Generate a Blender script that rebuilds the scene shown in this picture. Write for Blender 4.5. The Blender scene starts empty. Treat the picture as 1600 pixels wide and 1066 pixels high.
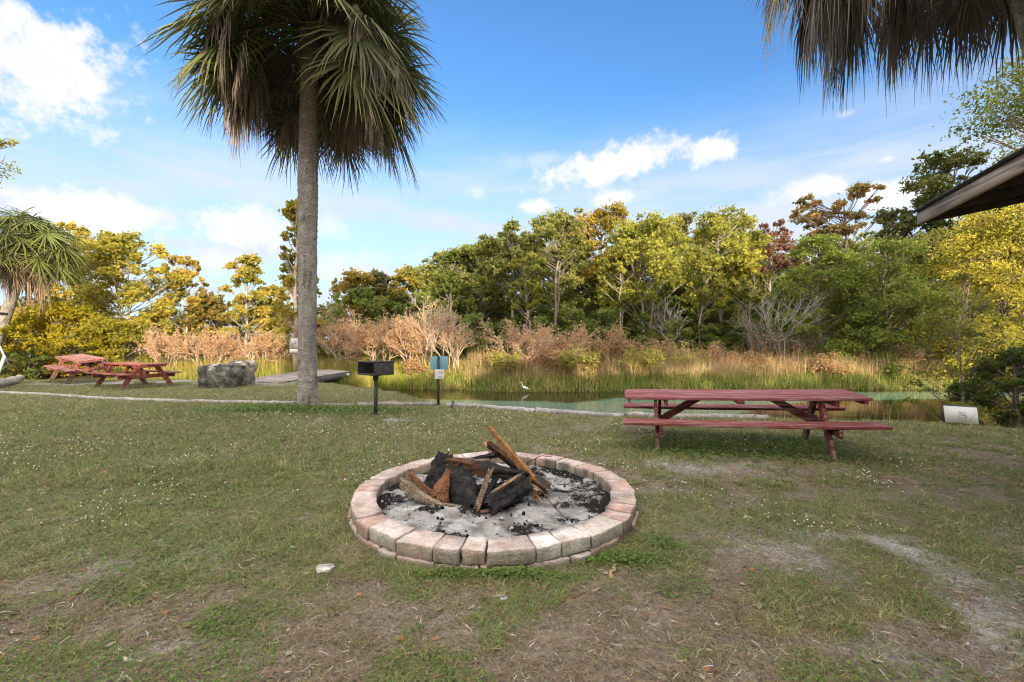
import bpy, bmesh, math, random
import numpy as np
from mathutils import Vector, Matrix, noise as mnoise

random.seed(7)
F = 690.0; CX, CY = 800.0, 533.0; H = 1.5
R_ = math.radians
scene = bpy.context.scene
COL = scene.collection
rng = np.random.default_rng(11)

SUN_ELEV = 14.0     # degrees
SUN_AZ = 160.0      # sun stands behind the viewer; measured from +Y clockwise

def P(px, py, d):
    return np.array([(px - CX) / F * d, d, H - (py - CY) / F * d])
def XD(px, d):
    return (px - CX) / F * d

# ------------------------------------------------------------------ noise
class VN:
    def __init__(s, seed):
        s.t = np.random.default_rng(seed).random((256, 256))
    def __call__(s, x, y, sc=1.0):
        x = np.asarray(x, float) / sc + 1000.3; y = np.asarray(y, float) / sc + 1000.7
        xi = np.floor(x).astype(int); yi = np.floor(y).astype(int)
        fx = x - xi; fy = y - yi
        fx = fx * fx * (3 - 2 * fx); fy = fy * fy * (3 - 2 * fy)
        a = s.t[xi % 256, yi % 256]; b = s.t[(xi + 1) % 256, yi % 256]
        c = s.t[xi % 256, (yi + 1) % 256]; d = s.t[(xi + 1) % 256, (yi + 1) % 256]
        return (a * (1 - fx) + b * fx) * (1 - fy) + (c * (1 - fx) + d * fx) * fy
    def fbm(s, x, y, sc=1.0, o=4):
        r = 0; a = 1; tot = 0
        for k in range(o):
            r = r + a * s(np.asarray(x) + 17.1 * k, np.asarray(y) - 9.3 * k, sc / 2 ** k); tot += a; a *= .55
        return r / tot
n1, n2, n3, n4 = VN(1), VN(2), VN(3), VN(4)
def sstep(a, b, x):
    t = np.clip((np.asarray(x, float) - a) / (b - a), 0, 1)
    return t * t * (3 - 2 * t)
def lerp(a, b, t):
    t = np.asarray(t)[..., None]
    return np.asarray(a) * (1 - t) + np.asarray(b) * t

# ------------------------------------------------------------------ mesh helpers
def mk(name, V, Fs, mat, parent=None, cols=None, smooth=False, link=True):
    """V (n,3); Fs one array (m,k) or a list of them; cols (n,3)."""
    V = np.asarray(V, np.float32).reshape(-1, 3)
    if isinstance(Fs, np.ndarray): Fs = [Fs]
    Fs = [np.asarray(f, np.int32) for f in Fs if len(f)]
    me = bpy.data.meshes.new(name)
    me.vertices.add(len(V)); me.vertices.foreach_set('co', V.ravel())
    loops = np.concatenate([f.ravel() for f in Fs])
    tot = np.concatenate([np.full(len(f), f.shape[1], np.int32) for f in Fs])
    st = np.concatenate([[0], np.cumsum(tot)[:-1]]).astype(np.int32)
    me.loops.add(len(loops)); me.loops.foreach_set('vertex_index', loops)
    me.polygons.add(len(tot)); me.polygons.foreach_set('loop_start', st); me.polygons.foreach_set('loop_total', tot)
    if smooth: me.polygons.foreach_set('use_smooth', np.ones(len(tot), bool))
    if cols is not None:
        at = me.color_attributes.new('Col', 'FLOAT_COLOR', 'POINT')
        c = np.ones((len(V), 4), np.float32); c[:, :3] = cols
        at.data.foreach_set('color', c.ravel())
    me.update(calc_edges=True); me.validate()
    if mat: me.materials.append(mat)
    o = bpy.data.objects.new(name, me)
    if link: COL.objects.link(o)
    if parent: o.parent = parent
    return o

class MB:
    """collects pieces into one mesh"""
    def __init__(s): s.V = []; s.F = {}; s.C = []; s.n = 0
    def add(s, V, Fc, col=(.5, .5, .5)):
        V = np.asarray(V, float).reshape(-1, 3)
        for f in (Fc if isinstance(Fc, list) else [Fc]):
            f = np.asarray(f, int)
            if len(f): s.F.setdefault(f.shape[1], []).append(f + s.n)
        c = np.asarray(col, float)
        if c.ndim == 1: c = np.tile(c, (len(V), 1))
        s.V.append(V); s.C.append(c); s.n += len(V)
    def box(s, c, size, M=None, col=(.5, .5, .5), taper=None):
        h = np.array(size) / 2
        V = np.array([[x, y, z] for z in (-1, 1) for y in (-1, 1) for x in (-1, 1)], float) * h
        if M is not None: V = V @ np.array(M).T
        V = V + np.array(c)
        s.add(V, np.array([[0, 2, 3, 1], [4, 5, 7, 6], [0, 1, 5, 4], [2, 6, 7, 3], [0, 4, 6, 2], [1, 3, 7, 5]]), col)
    def beam(s, a, b, w, t, up=(0, 0, 1), col=(.5, .5, .5), segs=1, wob=0):
        a = np.array(a, float); b = np.array(b, float); d = b - a; L = np.linalg.norm(d); d /= L
        up = np.array(up, float); sd = np.cross(d, up); sd /= np.linalg.norm(sd); u = np.cross(sd, d)
        V = []
        for i in range(segs + 1):
            p = a + (b - a) * i / segs + u * wob * math.sin(math.pi * i / segs)
            for (e, f) in ((-1, -1), (1, -1), (1, 1), (-1, 1)): V.append(p + sd * w / 2 * e + u * t / 2 * f)
        Q = [[0, 1, 2, 3][::-1], [4 * segs + k for k in range(4)]]
        for i in range(segs):
            for k in range(4):
                k2 = (k + 1) % 4; Q.append([4 * i + k, 4 * i + k2, 4 * i + 4 + k2, 4 * i + 4 + k])
        s.add(V, np.array(Q), col)
    def tube(s, pts, rad, k=8, col=(.5, .5, .5), cap=True, jit=0):
        pts = np.asarray(pts, float); n = len(pts)
        rad = np.full(n, rad, float) if np.isscalar(rad) else np.asarray(rad, float)
        T = np.gradient(pts, axis=0); T /= np.linalg.norm(T, axis=1)[:, None] + 1e-9
        ref = np.array([0, 0, 1.]) if abs(T[0][2]) < .9 else np.array([1., 0, 0])
        S = np.cross(T, ref); S /= np.linalg.norm(S, axis=1)[:, None] + 1e-9; U = np.cross(S, T)
        a = np.linspace(0, 2 * math.pi, k, endpoint=False)
        r = rad[:, None] * (1 + jit * (rng.random((n, k)) - .5))
        V = pts[:, None, :] + r[..., None] * (np.cos(a)[None, :, None] * S[:, None, :] + np.sin(a)[None, :, None] * U[:, None, :])
        i, j = np.meshgrid(np.arange(n - 1), np.arange(k), indexing='ij'); j2 = (j + 1) % k
        Q = np.stack([i * k + j, i * k + j2, (i + 1) * k + j2, (i + 1) * k + j], -1).reshape(-1, 4)
        fs = [Q]
        if cap: fs += [np.array([list(range(k))[::-1]]), np.array([[(n - 1) * k + q for q in range(k)]])]
        c = np.asarray(col, float)
        if c.ndim == 2: c = np.repeat(c, k, axis=0)
        s.add(V.reshape(-1, 3), fs, c)
    def build(s, name, mat, parent=None, smooth=False, link=True):
        return mk(name, np.concatenate(s.V), [np.concatenate(v) for v in s.F.values()], mat, parent, np.concatenate(s.C), smooth, link)

def tag(o, label=None, cat=None, group=None, kind=None):
    if label: o['label'] = label
    if cat: o['category'] = cat
    if group: o['group'] = group
    if kind: o['kind'] = kind
    return o
def empty(name, loc=(0, 0, 0), rz=0, rx=0, ry=0):
    o = bpy.data.objects.new(name, None); o.empty_display_size = .2
    COL.objects.link(o); o.location = loc; o.rotation_euler = (rx, ry, rz); return o
def bevel(o, w=.004, seg=2):
    m = o.modifiers.new('b', 'BEVEL'); m.width = w; m.segments = seg; m.limit_method = 'ANGLE'; return o

# ------------------------------------------------------------------ materials
def mat_new(name):
    m = bpy.data.materials.new(name); m.use_nodes = True
    nt = m.node_tree; nt.nodes.clear()
    return m, nt, nt.nodes, nt.links
def principled(name, base=(.5, .5, .5), rough=.8, use_col=False, spec=.3, var=None, bump=None, metal=0, stretch=None):
    """var=(scale, lo, hi) multiplies the colour by a noise; bump=(scale, strength, dist)"""
    m, nt, N, L = mat_new(name)
    out = N.new('ShaderNodeOutputMaterial'); b = N.new('ShaderNodeBsdfPrincipled'); L.new(b.outputs[0], out.inputs[0])
    b.inputs['Roughness'].default_value = rough; b.inputs['Specular IOR Level'].default_value = spec; b.inputs['Metallic'].default_value = metal
    tc = N.new('ShaderNodeTexCoord'); vec = tc.outputs['Object']
    if stretch:
        mp = N.new('ShaderNodeMapping'); mp.inputs['Scale'].default_value = stretch; L.new(vec, mp.inputs[0]); vec = mp.outputs[0]
    if use_col:
        a = N.new('ShaderNodeAttribute'); a.attribute_name = 'Col'; c = a.outputs['Color']
    else:
        rgb = N.new('ShaderNodeRGB'); rgb.outputs[0].default_value = (*base, 1); c = rgb.outputs[0]
    for v in (var if isinstance(var, list) else [var] if var else []):
        nz = N.new('ShaderNodeTexNoise'); nz.inputs['Scale'].default_value = v[0]; nz.inputs['Detail'].default_value = 5; nz.inputs['Roughness'].default_value = .65
        L.new(vec, nz.inputs['Vector'])
        mr = N.new('ShaderNodeMapRange'); mr.inputs[1].default_value = .3; mr.inputs[2].default_value = .7; mr.inputs[3].default_value = v[1]; mr.inputs[4].default_value = v[2]
        L.new(nz.outputs[0], mr.inputs[0])
        mx = N.new('ShaderNodeVectorMath'); mx.operation = 'SCALE'; L.new(c, mx.inputs[0]); L.new(mr.outputs[0], mx.inputs['Scale']); c = mx.outputs[0]
    L.new(c, b.inputs['Base Color'])
    if bump:
        nz = N.new('ShaderNodeTexNoise'); nz.inputs['Scale'].default_value = bump[0]; nz.inputs['Detail'].default_value = 6; L.new(vec, nz.inputs['Vector'])
        bp = N.new('ShaderNodeBump'); bp.inputs['Strength'].default_value = bump[1]; bp.inputs['Distance'].default_value = bump[2]
        L.new(nz.outputs[0], bp.inputs['Height']); L.new(bp.outputs[0], b.inputs['Normal'])
    return m
def leafmat(name, trans=.35, rough=.6):
    m, nt, N, L = mat_new(name)
    out = N.new('ShaderNodeOutputMaterial'); a = N.new('ShaderNodeAttribute'); a.attribute_name = 'Col'
    d = N.new('ShaderNodeBsdfPrincipled'); d.inputs['Roughness'].default_value = rough; d.inputs['Specular IOR Level'].default_value = .2
    t = N.new('ShaderNodeBsdfTranslucent'); mx = N.new('ShaderNodeMixShader'); mx.inputs[0].default_value = trans
    L.new(a.outputs['Color'], d.inputs['Base Color']); L.new(a.outputs['Color'], t.inputs['Color'])
    L.new(d.outputs[0], mx.inputs[1]); L.new(t.outputs[0], mx.inputs[2]); L.new(mx.outputs[0], out.inputs[0])
    return m

M_leaf = leafmat('leaf', .5)
M_grass = leafmat('grass_blade', .3)
M_frond = leafmat('frond', .2, .5)
M_bark = principled('bark', use_col=True, rough=.9, var=(9, .65, 1.3), bump=(30, .6, .03))
M_palm = principled('palm_trunk', use_col=True, rough=.95, var=[(4, .75, 1.2), (20, .55, 1.45), (55, .4, 1.6)], bump=(40, 1, .06), stretch=(1, 1, 1.8))
M_twig = principled('twig', use_col=True, rough=.9)
M_red = principled('weathered_red_paint', use_col=True, rough=.65, var=[(3, .75, 1.25), (22, .8, 1.2)], bump=(60, .3, .004), stretch=(.35, 3, 3))
M_stone = principled('fire_block', use_col=True, rough=.95, var=[(9, .72, 1.25), (45, .78, 1.22), (160, .8, 1.2)], bump=(70, 1, .012))
M_rock = principled('rock', use_col=True, rough=.95, var=[(4, .45, 1.6), (18, .6, 1.4)], bump=(14, 1, .06))
M_wood = principled('wood', use_col=True, rough=.9, var=[(14, .55, 1.45), (75, .45, 1.6)], bump=(60, 1, .02))
M_iron = principled('black_iron', base=(.042, .04, .04), rough=.6, spec=.4, var=(12, .6, 1.8), bump=(50, .3, .004))
M_grey = principled('dock_boards', use_col=True, rough=.85, var=(6, .8, 1.2))
M_paint = principled('painted_sheet', use_col=True, rough=.5, var=(5, .93, 1.05))
M_pit = principled('ash', use_col=True, rough=1, spec=0, var=[(25, .8, 1.15), (130, .75, 1.2)], bump=(80, .9, .012))
M_white = principled('white_metal', base=(.45, .50, .55), rough=.5)
M_litter = principled('litter', use_col=True, rough=.9, spec=.1)

def add_wear(m, col, lo, hi, stretch, amt=1.0):
    nt = m.node_tree; N = nt.nodes; L = nt.links; b = [x for x in N if x.type == 'BSDF_PRINCIPLED'][0]
    tc = N.new('ShaderNodeTexCoord'); mp = N.new('ShaderNodeMapping'); mp.inputs['Scale'].default_value = stretch; L.new(tc.outputs['Object'], mp.inputs[0])
    nz = N.new('ShaderNodeTexNoise'); nz.inputs['Scale'].default_value = 5; nz.inputs['Detail'].default_value = 8; nz.inputs['Roughness'].default_value = .7; L.new(mp.outputs[0], nz.inputs['Vector'])
    mr = N.new('ShaderNodeMapRange'); mr.inputs[1].default_value = lo; mr.inputs[2].default_value = hi; mr.inputs[4].default_value = amt; L.new(nz.outputs[0], mr.inputs[0])
    mx = N.new('ShaderNodeMix'); mx.data_type = 'RGBA'; L.new(mr.outputs[0], mx.inputs[0]); L.new(b.inputs['Base Color'].links[0].from_socket, mx.inputs[6]); mx.inputs[7].default_value = (*col, 1); L.new(mx.outputs[2], b.inputs['Base Color'])
add_wear(M_red, (.46, .33, .31), .50, .64, (.45, 5, 5), .75); add_wear(M_red, (.10, .03, .03), .56, .66, (1.5, 9, 9), .6)
add_wear(M_iron, (.13, .065, .035), .56, .70, (1, 1, 1), .7)
# ------------------------------------------------------------------ terrain
SHX = np.array([-60, -12, -9, -6.8, -4.8, -3.6, -2.4, -1.5, 2.0, 4.9, 8.0, 8.6, 12, 60.])
SHY = np.array([17.2, 17.2, 17.0, 16.4, 15.6, 13.6, 11.4, 10.25, 9.1, 8.6, 8.25, 7.6, 7.0, 6.])
FSX = np.array([-60, -12, -7, -4, 0, 5, 10, 16, 60.])
FSY = np.array([19.0, 18.9, 18.7, 18.2, 16.8, 17.0, 17.8, 17.7, 18.])
WATER = -.42
def height(x, y):
    x = np.asarray(x, float); y = np.asarray(y, float)
    s1 = np.interp(x, SHX, SHY) + .25 * (n1(x, y, .9) - .5)
    s2 = np.interp(x, FSX, FSY) + .5 * (n2(x, y, 1.3) - .5)
    near = y < (s1 + s2) / 2
    lawn = .03 * (n1.fbm(x, y, 1.2, 3) - .5) * 2 - .2 * sstep(11, 17, y) * sstep(-8, -4.5, x) * sstep(8, 3, x)
    lawn = lawn + .012 * (n3(x, y, .16) - .5)
    k1 = sstep(-.15, 1.3, y - s1)
    z1 = lawn * (1 - k1) + (-1.0) * k1
    k2 = sstep(-1.2, .9, y - s2)
    bank = -.18 + .25 * sstep(0, 6, y - s2) + .1 * n2.fbm(x, y, 2, 3)
    z2 = -1.0 * (1 - k2) + bank * k2
    z = np.where(near, z1, z2)
    return z

PITC = (-.16, 4.12); PITR = 1.27
def greenness(x, y):
    g = n1.fbm(x, y, .9, 3) * .34 + n2.fbm(x, y, .26, 3) * .42 + n3.fbm(x + 7, y, .09, 2) * .24
    g = g + .10 * sstep(2, 8, y) + .10 * sstep(1, -3, x) * sstep(2, 4, y) 
    g = g + .13 * np.exp(-((x - 3.4) ** 2 + ((y - 6.4) * 1.2) ** 2) / 1.2)      # lush strip under the table
    g = g - .16 * np.exp(-((x + .2) ** 2 / 3 + (y - 2.2) ** 2 / .5))              # worn in front of the pit
    g = g - .18 * np.exp(-((x - 2.6) ** 2 / 2.5 + (y - 5.2) ** 2 / .5))
    return g
def sandy(x, y):
    s = np.zeros_like(np.asarray(x, float))
    def blob(px, py, w, hh):
        d = 1035 / (py - CY); c = XD(px, d)
        return np.exp(-(((x - c) / w) ** 2 + ((y - d) / hh) ** 2) ** 1.0)
    ns = n3.fbm(x, y, .5, 4)
    s = s + 1.1 * blob(570, 656, .9, .35) + .8 * blob(1490, 945, .38, .5) * 1.1 + .7 * blob(1330, 860, .7, .35) + .6 * blob(1550, 850, .8, .3)
    s = s + .5 * blob(1080, 730, .8, .4) + .35 * blob(240, 880, 1.0, .3) + .5 * blob(1420, 1030, .5, .2) + .5 * blob(260, 1000, .3, .15) + .45 * blob(1000, 730, .5, .6)
    s = s + .9 * sstep(14.4, 15.0, y + .02 * x) * sstep(17.6, 16.6, y) * sstep(-18, -16, x) * sstep(-7.0, -8.5, x)
    return np.clip(s * 1.25 * sstep(.40, .60, ns) * (.6 + .8 * n4.fbm(x * 1.0, y, .07, 2)), 0, 1)

def axis(segs):
    a = []
    for (s, e, st) in segs: a += list(np.arange(s, e, st))
    return np.array(a + [segs[-1][1]])
gx = axis([(-900, -100, 100), (-100, -30, 5), (-30, -14, .5), (-14, 12, .09), (12, 30, .5), (30, 100, 5), (100, 900, 100)])
gy = axis([(-900, -100, 100), (-100, -10, 6), (-10, 1, .5), (1, 7, .06), (7, 19.5, .12), (19.5, 40, 1), (40, 100, 6), (100, 1200, 100)])
X, Y = np.meshgrid(gx, gy)
Z = height(X, Y)
g = greenness(X, Y); sd = sandy(X, Y)
soil = lerp((.145, .118, .095), (.28, .24, .20), n3.fbm(X, Y, .3, 3))
grn = lerp((.10, .115, .045), (.19, .20, .08), n4.fbm(X, Y, .4, 3))
c = lerp(soil, grn, sstep(.38, .58, g) * .7)
c = lerp(c, (.40, .39, .385), sd * .8)
bank = sstep(0, 1, Y - np.interp(X, SHX, SHY))
c = lerp(c, (.07, .065, .04), bank)
c = lerp(c, (.10, .10, .04), sstep(20, 26, Y))
nx, ny = len(gx), len(gy)
i, j = np.meshgrid(np.arange(ny - 1), np.arange(nx - 1), indexing='ij')
Q = np.stack([i * nx + j, i * nx + j + 1, (i + 1) * nx + j + 1, (i + 1) * nx + j], -1).reshape(-1, 4)
M_ground = principled('soil', use_col=True, rough=1, spec=0, var=[(6, .75, 1.25), (45, .55, 1.45), (180, .7, 1.3)], bump=(60, .8, .03))
ground = mk('ground', np.stack([X, Y, Z], -1), Q, M_ground, cols=c.reshape(-1, 3), smooth=True)
tag(ground, kind='structure')

# water
wx = np.arange(-45, 60, .4); wy = np.arange(6, 24, .15)
X, Y = np.meshgrid(wx, wy); nx, ny = len(wx), len(wy)
nb = np.interp(X, [-6, -2, 4, 6, 8, 10, 16], [12.8, 9, 8, 11.5, 13.3, 14.2, 14.6]); fb = np.interp(X, [-5, -2, .5, 2, 5, 8, 16, 22], [15.0, 14.6, 14.2, 13.9, 15.9, 16.9, 16.7, 16.5])
wob = .9 * (n1.fbm(X * .35, Y, .7, 3) - .5)
teal = sstep(0, .35, Y - nb + wob) * sstep(0, .35, fb - Y + wob) * (.65 + .35 * n2.fbm(X * .3, Y, .35, 3))
c = lerp((.018, .014, .008), (.15, .27, .21), teal)
i, j = np.meshgrid(np.arange(ny - 1), np.arange(nx - 1), indexing='ij')
Q = np.stack([i * nx + j, i * nx + j + 1, (i + 1) * nx + j + 1, (i + 1) * nx + j], -1).reshape(-1, 4)
M_water, nt, N, L = mat_new('pond_water')
out = N.new('ShaderNodeOutputMaterial'); b = N.new('ShaderNodeBsdfPrincipled'); L.new(b.outputs[0], out.inputs[0])
a = N.new('ShaderNodeAttribute'); a.attribute_name = 'Col'; L.new(a.outputs['Color'], b.inputs['Base Color'])
b.inputs['Roughness'].default_value = .06; b.inputs['IOR'].default_value = 1.33
tc = N.new('ShaderNodeTexCoord'); mp = N.new('ShaderNodeMapping'); mp.inputs['Scale'].default_value = (1, 2.6, 1); L.new(tc.outputs['Object'], mp.inputs[0])
nz = N.new('ShaderNodeTexNoise'); nz.inputs['Scale'].default_value = 1.6; nz.inputs['Detail'].default_value = 3; L.new(mp.outputs[0], nz.inputs['Vector'])
bp = N.new('ShaderNodeBump'); bp.inputs['Strength'].default_value = .12; bp.inputs['Distance'].default_value = .02
L.new(nz.outputs[0], bp.inputs['Height']); L.new(bp.outputs[0], b.inputs['Normal'])
water = mk('water', np.stack([X, Y, np.full_like(X, WATER)], -1), Q, M_water, cols=c.reshape(-1, 3), smooth=True)
tag(water, kind='structure')

# ------------------------------------------------------------------ blades (grass, reeds, litter)
def blades(P0, hgt, wid, lean, az, cols, segs=2, tipcol=None, flat=False):
    """P0 (n,3) roots; curved tapering blades of one mesh"""
    n = len(P0); t = np.linspace(0, 1, segs + 1)
    dx = np.cos(az)[:, None]; dy = np.sin(az)[:, None]
    hor = (lean * hgt)[:, None] * (t ** 1.6)[None, :]
    ver = hgt[:, None] * (t[None, :] - .35 * np.minimum(lean, 1.6)[:, None] * t[None, :] ** 2)
    C = np.stack([P0[:, 0:1] + dx * hor, P0[:, 1:2] + dy * hor, P0[:, 2:3] + ver], -1)   # n,s+1,3
    fa = az + rng.uniform(-1.2, 1.2, n) + math.pi / 2
    W = np.stack([np.cos(fa), np.sin(fa), np.zeros(n)], -1)[:, None, :] * (wid[:, None] * (1 - t[None, :] ** 1.5 * .999))[..., None] * .5
    Lf = C - W; Rt = C[:, :-1] + W[:, :-1]
    V = np.concatenate([Lf, Rt], 1)     # n, 2s+1
    m = 2 * segs + 1; base = (np.arange(n) * m)[:, None]
    fs = []
    for k in range(segs - 1):
        fs.append(base + np.array([[k, segs + 1 + k, segs + 2 + k, k + 1]]))
    tri = base + np.array([[segs - 1, 2 * segs, segs]])
    c = np.repeat(cols[:, None, :], m, 1)
    if tipcol is not None:
        k = np.concatenate([t, t[:-1]])[None, :, None] ** 2
        c = c * (1 - k) + np.asarray(tipcol) * k
    F4 = np.concatenate(fs) if fs else np.zeros((0, 4), int)
    return V.reshape(-1, 3), [F4, tri], c.reshape(-1, 3)

def scatter(n, y0, y1, pad=1.6, pw=1.0):
    """points over the strip of lawn the view can take in, denser where nearer"""
    u = rng.random(n); y = (y0 ** (1 - pw) + u * (y1 ** (1 - pw) - y0 ** (1 - pw))) ** (1 / (1 - pw)) if pw != 1 else y0 * (y1 / y0) ** u
    x = (rng.random(n) * 2 - 1) * (1.16 * y + pad)
    return x, y
def on_lawn(x, y, off=.25):
    ok = (y < np.interp(x, SHX, SHY) + off) & (((x - PITC[0]) ** 2 + (y - PITC[1]) ** 2) > (PITR + .01) ** 2)
    return ok

V = []; gm = MB()
def lawn_blades(n, y0, y1, hs, ws, segs, pw, dens=1):
    x, y = scatter(n, y0, y1, pw=pw)
    ok = on_lawn(x, y); x = x[ok]; y = y[ok]
    g = greenness(x, y); sd = sandy(x, y)
    clump = n4.fbm(x, y, .12, 2)
    keep = rng.random(len(x)) < (.34 + .66 * sstep(.37, .57, g)) * (1 - .93 * sd) * (.35 + 1.0 * sstep(.3, .7, clump)) * dens
    x, y, g, clump = x[keep], y[keep], g[keep], clump[keep]; n = len(x)
    z = height(x, y) - .004
    tall = n3.fbm(x, y, .7, 2)
    h = hs * rng.uniform(.5, 1.35, n) * (.6 + .9 * sstep(.4, .65, g)) * (.7 + .8 * tall)
    q = rng.random(n) + .7 * (.5 - g) + .25 * (n2.fbm(x, y, .9, 2) - .5)
    green = lerp((.13, .18, .05), (.28, .32, .115), rng.random(n))
    olive = lerp((.26, .25, .11), (.40, .35, .20), rng.random(n))
    straw = lerp((.46, .38, .24), (.26, .18, .11), rng.random(n))
    c = np.where((q < .42)[:, None], green, np.where((q < .72)[:, None], olive, straw))
    c = c * (.55 + .9 * n3.fbm(x - 5, y + 2, .06, 2) ** 1.0)[:, None] * rng.uniform(.6, 1.45, n)[:, None]
    lean = rng.uniform(.3, 2.2, n); az = rng.uniform(0, 2 * math.pi, n)
    gm.add(*blades(np.stack([x, y, z], -1), h, ws * rng.uniform(.6, 1.4, n), lean, az, c, segs))
lawn_blades(250000, 1.7, 5.0, .036, .0046, 2, 1.3)
lawn_blades(170000, 4.5, 9.0, .046, .008, 2, 1.0)
lawn_blades(120000, 8.5, 17.4, .055, .014, 1, .8)
# broad little weed leaves lying near the soil
def weed_leaves(n, y0, y1, s, pw, thr=.5):
    x, y = scatter(n, y0, y1, pw=pw)
    ok = on_lawn(x, y); x = x[ok]; y = y[ok]
    w = n4.fbm(x + 31, y, .45, 3) * .6 + greenness(x, y) * .4
    k = (w > thr) & (rng.random(len(x)) < 1 - sandy(x, y)); x, y = x[k], y[k]; n = len(x)
    z = height(x, y) + rng.uniform(.003, .028, n)
    a = rng.uniform(0, 2 * math.pi, n); s_ = s * rng.uniform(.6, 1.4, n)
    U = np.stack([np.cos(a), np.sin(a), rng.uniform(-.5, .5, n)], -1) * s_[:, None]
    W = np.stack([-np.sin(a), np.cos(a), rng.uniform(-.5, .5, n)], -1) * s_[:, None] * .55
    C = np.stack([x, y, z], -1)
    VV = np.stack([C - U, C + W * .9 - U * .1, C + U, C - W * .9 - U * .1], 1)
    c = lerp((.10, .18, .035), (.20, .31, .07), rng.random(n))
    gm.add(VV.reshape(-1, 3), (np.arange(n) * 4)[:, None] + np.array([[0, 1, 2, 3]]), np.repeat(c, 4, 0))
weed_leaves(150000, 1.7, 5, .0065, 1.3, .475)
weed_leaves(60000, 4.5, 10, .012, 1.0, .5)
# bright sprigs hugging the front of the ring and in the lush spots
def sprigs(cx, cy, sx, sy, n, s=.012, hh=.05):
    x = cx + rng.normal(0, sx, n); y = cy + rng.normal(0, sy, n)
    k = on_lawn(x, y); x, y = x[k], y[k]; n = len(x)
    z = height(x, y) + rng.random(n) * hh * np.exp(-((x - cx) / sx / 1.5) ** 2)
    a = rng.uniform(0, 2 * math.pi, n); s_ = s * rng.uniform(.5, 1.3, n)
    U = np.stack([np.cos(a), np.sin(a), rng.uniform(-.6, .6, n)], -1) * s_[:, None]
    W = np.stack([-np.sin(a), np.cos(a), rng.uniform(-.6, .6, n)], -1) * s_[:, None] * .8
    C = np.stack([x, y, z], -1)
    c = lerp((.10, .165, .035), (.19, .27, .07), rng.random(n))
    gm.add(np.stack([C - U, C + W, C + U, C - W], 1).reshape(-1, 3), (np.arange(n) * 4)[:, None] + np.array([[0, 1, 2, 3]]), np.repeat(c, 4, 0))
sprigs(.02, 2.80, .22, .03, 2600, .008); sprigs(-.35, 2.82, .22, .04, 1300, .008); sprigs(.75, 3.02, .22, .06, 2000, .009); sprigs(1.1, 3.25, .12, .1, 900, .009)
sprigs(2.6, 6.2, .7, .35, 5000, .016, .07); sprigs(3.8, 6.1, .6, .4, 4000, .016, .07); sprigs(-4.9, 9.6, 1.2, .25, 5000, .022, .10); sprigs(-3.4, 9.5, .8, .3, 2500, .02, .08)
sprigs(-1.55, 2.35, .12, .1, 700, .008); sprigs(1.0, 2.7, .15, .1, 600, .008); sprigs(-2.4, 3.1, .5, .35, 3500, .009, .03); sprigs(-3.3, 4.6, .8, .6, 5000, .012, .03)
sprigs(2.1, 3.6, .3, .2, 900, .009, .03)
gr = gm.build('grass', M_grass); tag(gr, 'short worn lawn of mixed green and straw coloured grass', 'grass', kind='stuff')

# straw, dead grass and chips lying flat
lm = MB()
def straws(n, y0, y1, ln, w, pw):
    x, y = scatter(n, y0, y1, pw=pw)
    ok = on_lawn(x, y, 0); x = x[ok]; y = y[ok]
    k = rng.random(len(x)) < (.25 + sstep(.62, .38, greenness(x, y))) * (1 - .6 * sandy(x, y)); x, y = x[k], y[k]; n = len(x)
    z = height(x, y) + rng.uniform(.004, .022, n); a = rng.uniform(0, 2 * math.pi, n)
    l = ln * rng.uniform(.3, 1.6, n) ** 1.5; dz = rng.normal(0, .12, n)
    D = np.stack([np.cos(a), np.sin(a), dz], -1) * l[:, None] / 2
    S = np.stack([-np.sin(a), np.cos(a), rng.uniform(-.5, .5, n)], -1) * (w * rng.uniform(.5, 1.5, n))[:, None] / 2
    bend = S / np.linalg.norm(S, axis=1)[:, None] * (l * rng.normal(0, .12, n))[:, None]
    C = np.stack([x, y, z], -1)
    VV = np.stack([C - D - S, C - D + S, C + bend + S, C + bend - S, C + D], 1)
    q = rng.random(n)
    c = np.where((q < .55)[:, None], lerp((.30, .235, .14), (.18, .13, .085), rng.random(n)), np.where((q < .96)[:, None], lerp((.15, .105, .075), (.22, .16, .11), rng.random(n)), lerp((.62, .57, .5), (.45, .42, .38), rng.random(n))))
    b = (np.arange(n) * 5)[:, None]
    lm.add(VV.reshape(-1, 3), [b + np.array([[0, 1, 2, 3]]), b + np.array([[3, 2, 4]])], np.repeat(c, 5, 0))
straws(70000, 1.7, 5, .045, .0026, 1.3); straws(26000, 4.5, 10, .07, .005, 1.0)
def chips(n, y0, y1, s, pw):
    x, y = scatter(n, y0, y1, pw=pw); ok = on_lawn(x, y, 0); x = x[ok]; y = y[ok]; n = len(x)
    z = height(x, y) + .012; a = rng.uniform(0, 2 * math.pi, n); s_ = s * rng.uniform(.4, 1.5, n) ** 1.5
    U = np.stack([np.cos(a), np.sin(a), rng.uniform(-.25, .25, n)], -1) * s_[:, None]
    W = np.stack([-np.sin(a), np.cos(a), rng.uniform(-.4, .4, n)], -1) * (s_ * rng.uniform(.2, .7, n))[:, None]
    C = np.stack([x, y, z], -1)
    VV = np.stack([C - U, C - U * .3 + W, C + U * .5 + W * .8, C + U, C + U * .2 - W], 1)
    q = rng.random(n)
    c = np.where((q < .45)[:, None], lerp((.42, .37, .30), (.30, .25, .19), rng.random(n)), np.where((q < .85)[:, None], lerp((.16, .10, .065), (.26, .17, .10), rng.random(n)), np.array([.34, .15, .06])))
    lm.add(VV.reshape(-1, 3), (np.arange(n) * 5)[:, None] + np.array([[0, 1, 2, 3, 4]]), np.repeat(c, 5, 0))
chips(900, 1.75, 5, .016, 1.3); chips(500, 4.5, 9, .02, 1.0); chips(8000, 1.7, 4.5, .0045, 1.3)
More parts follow.
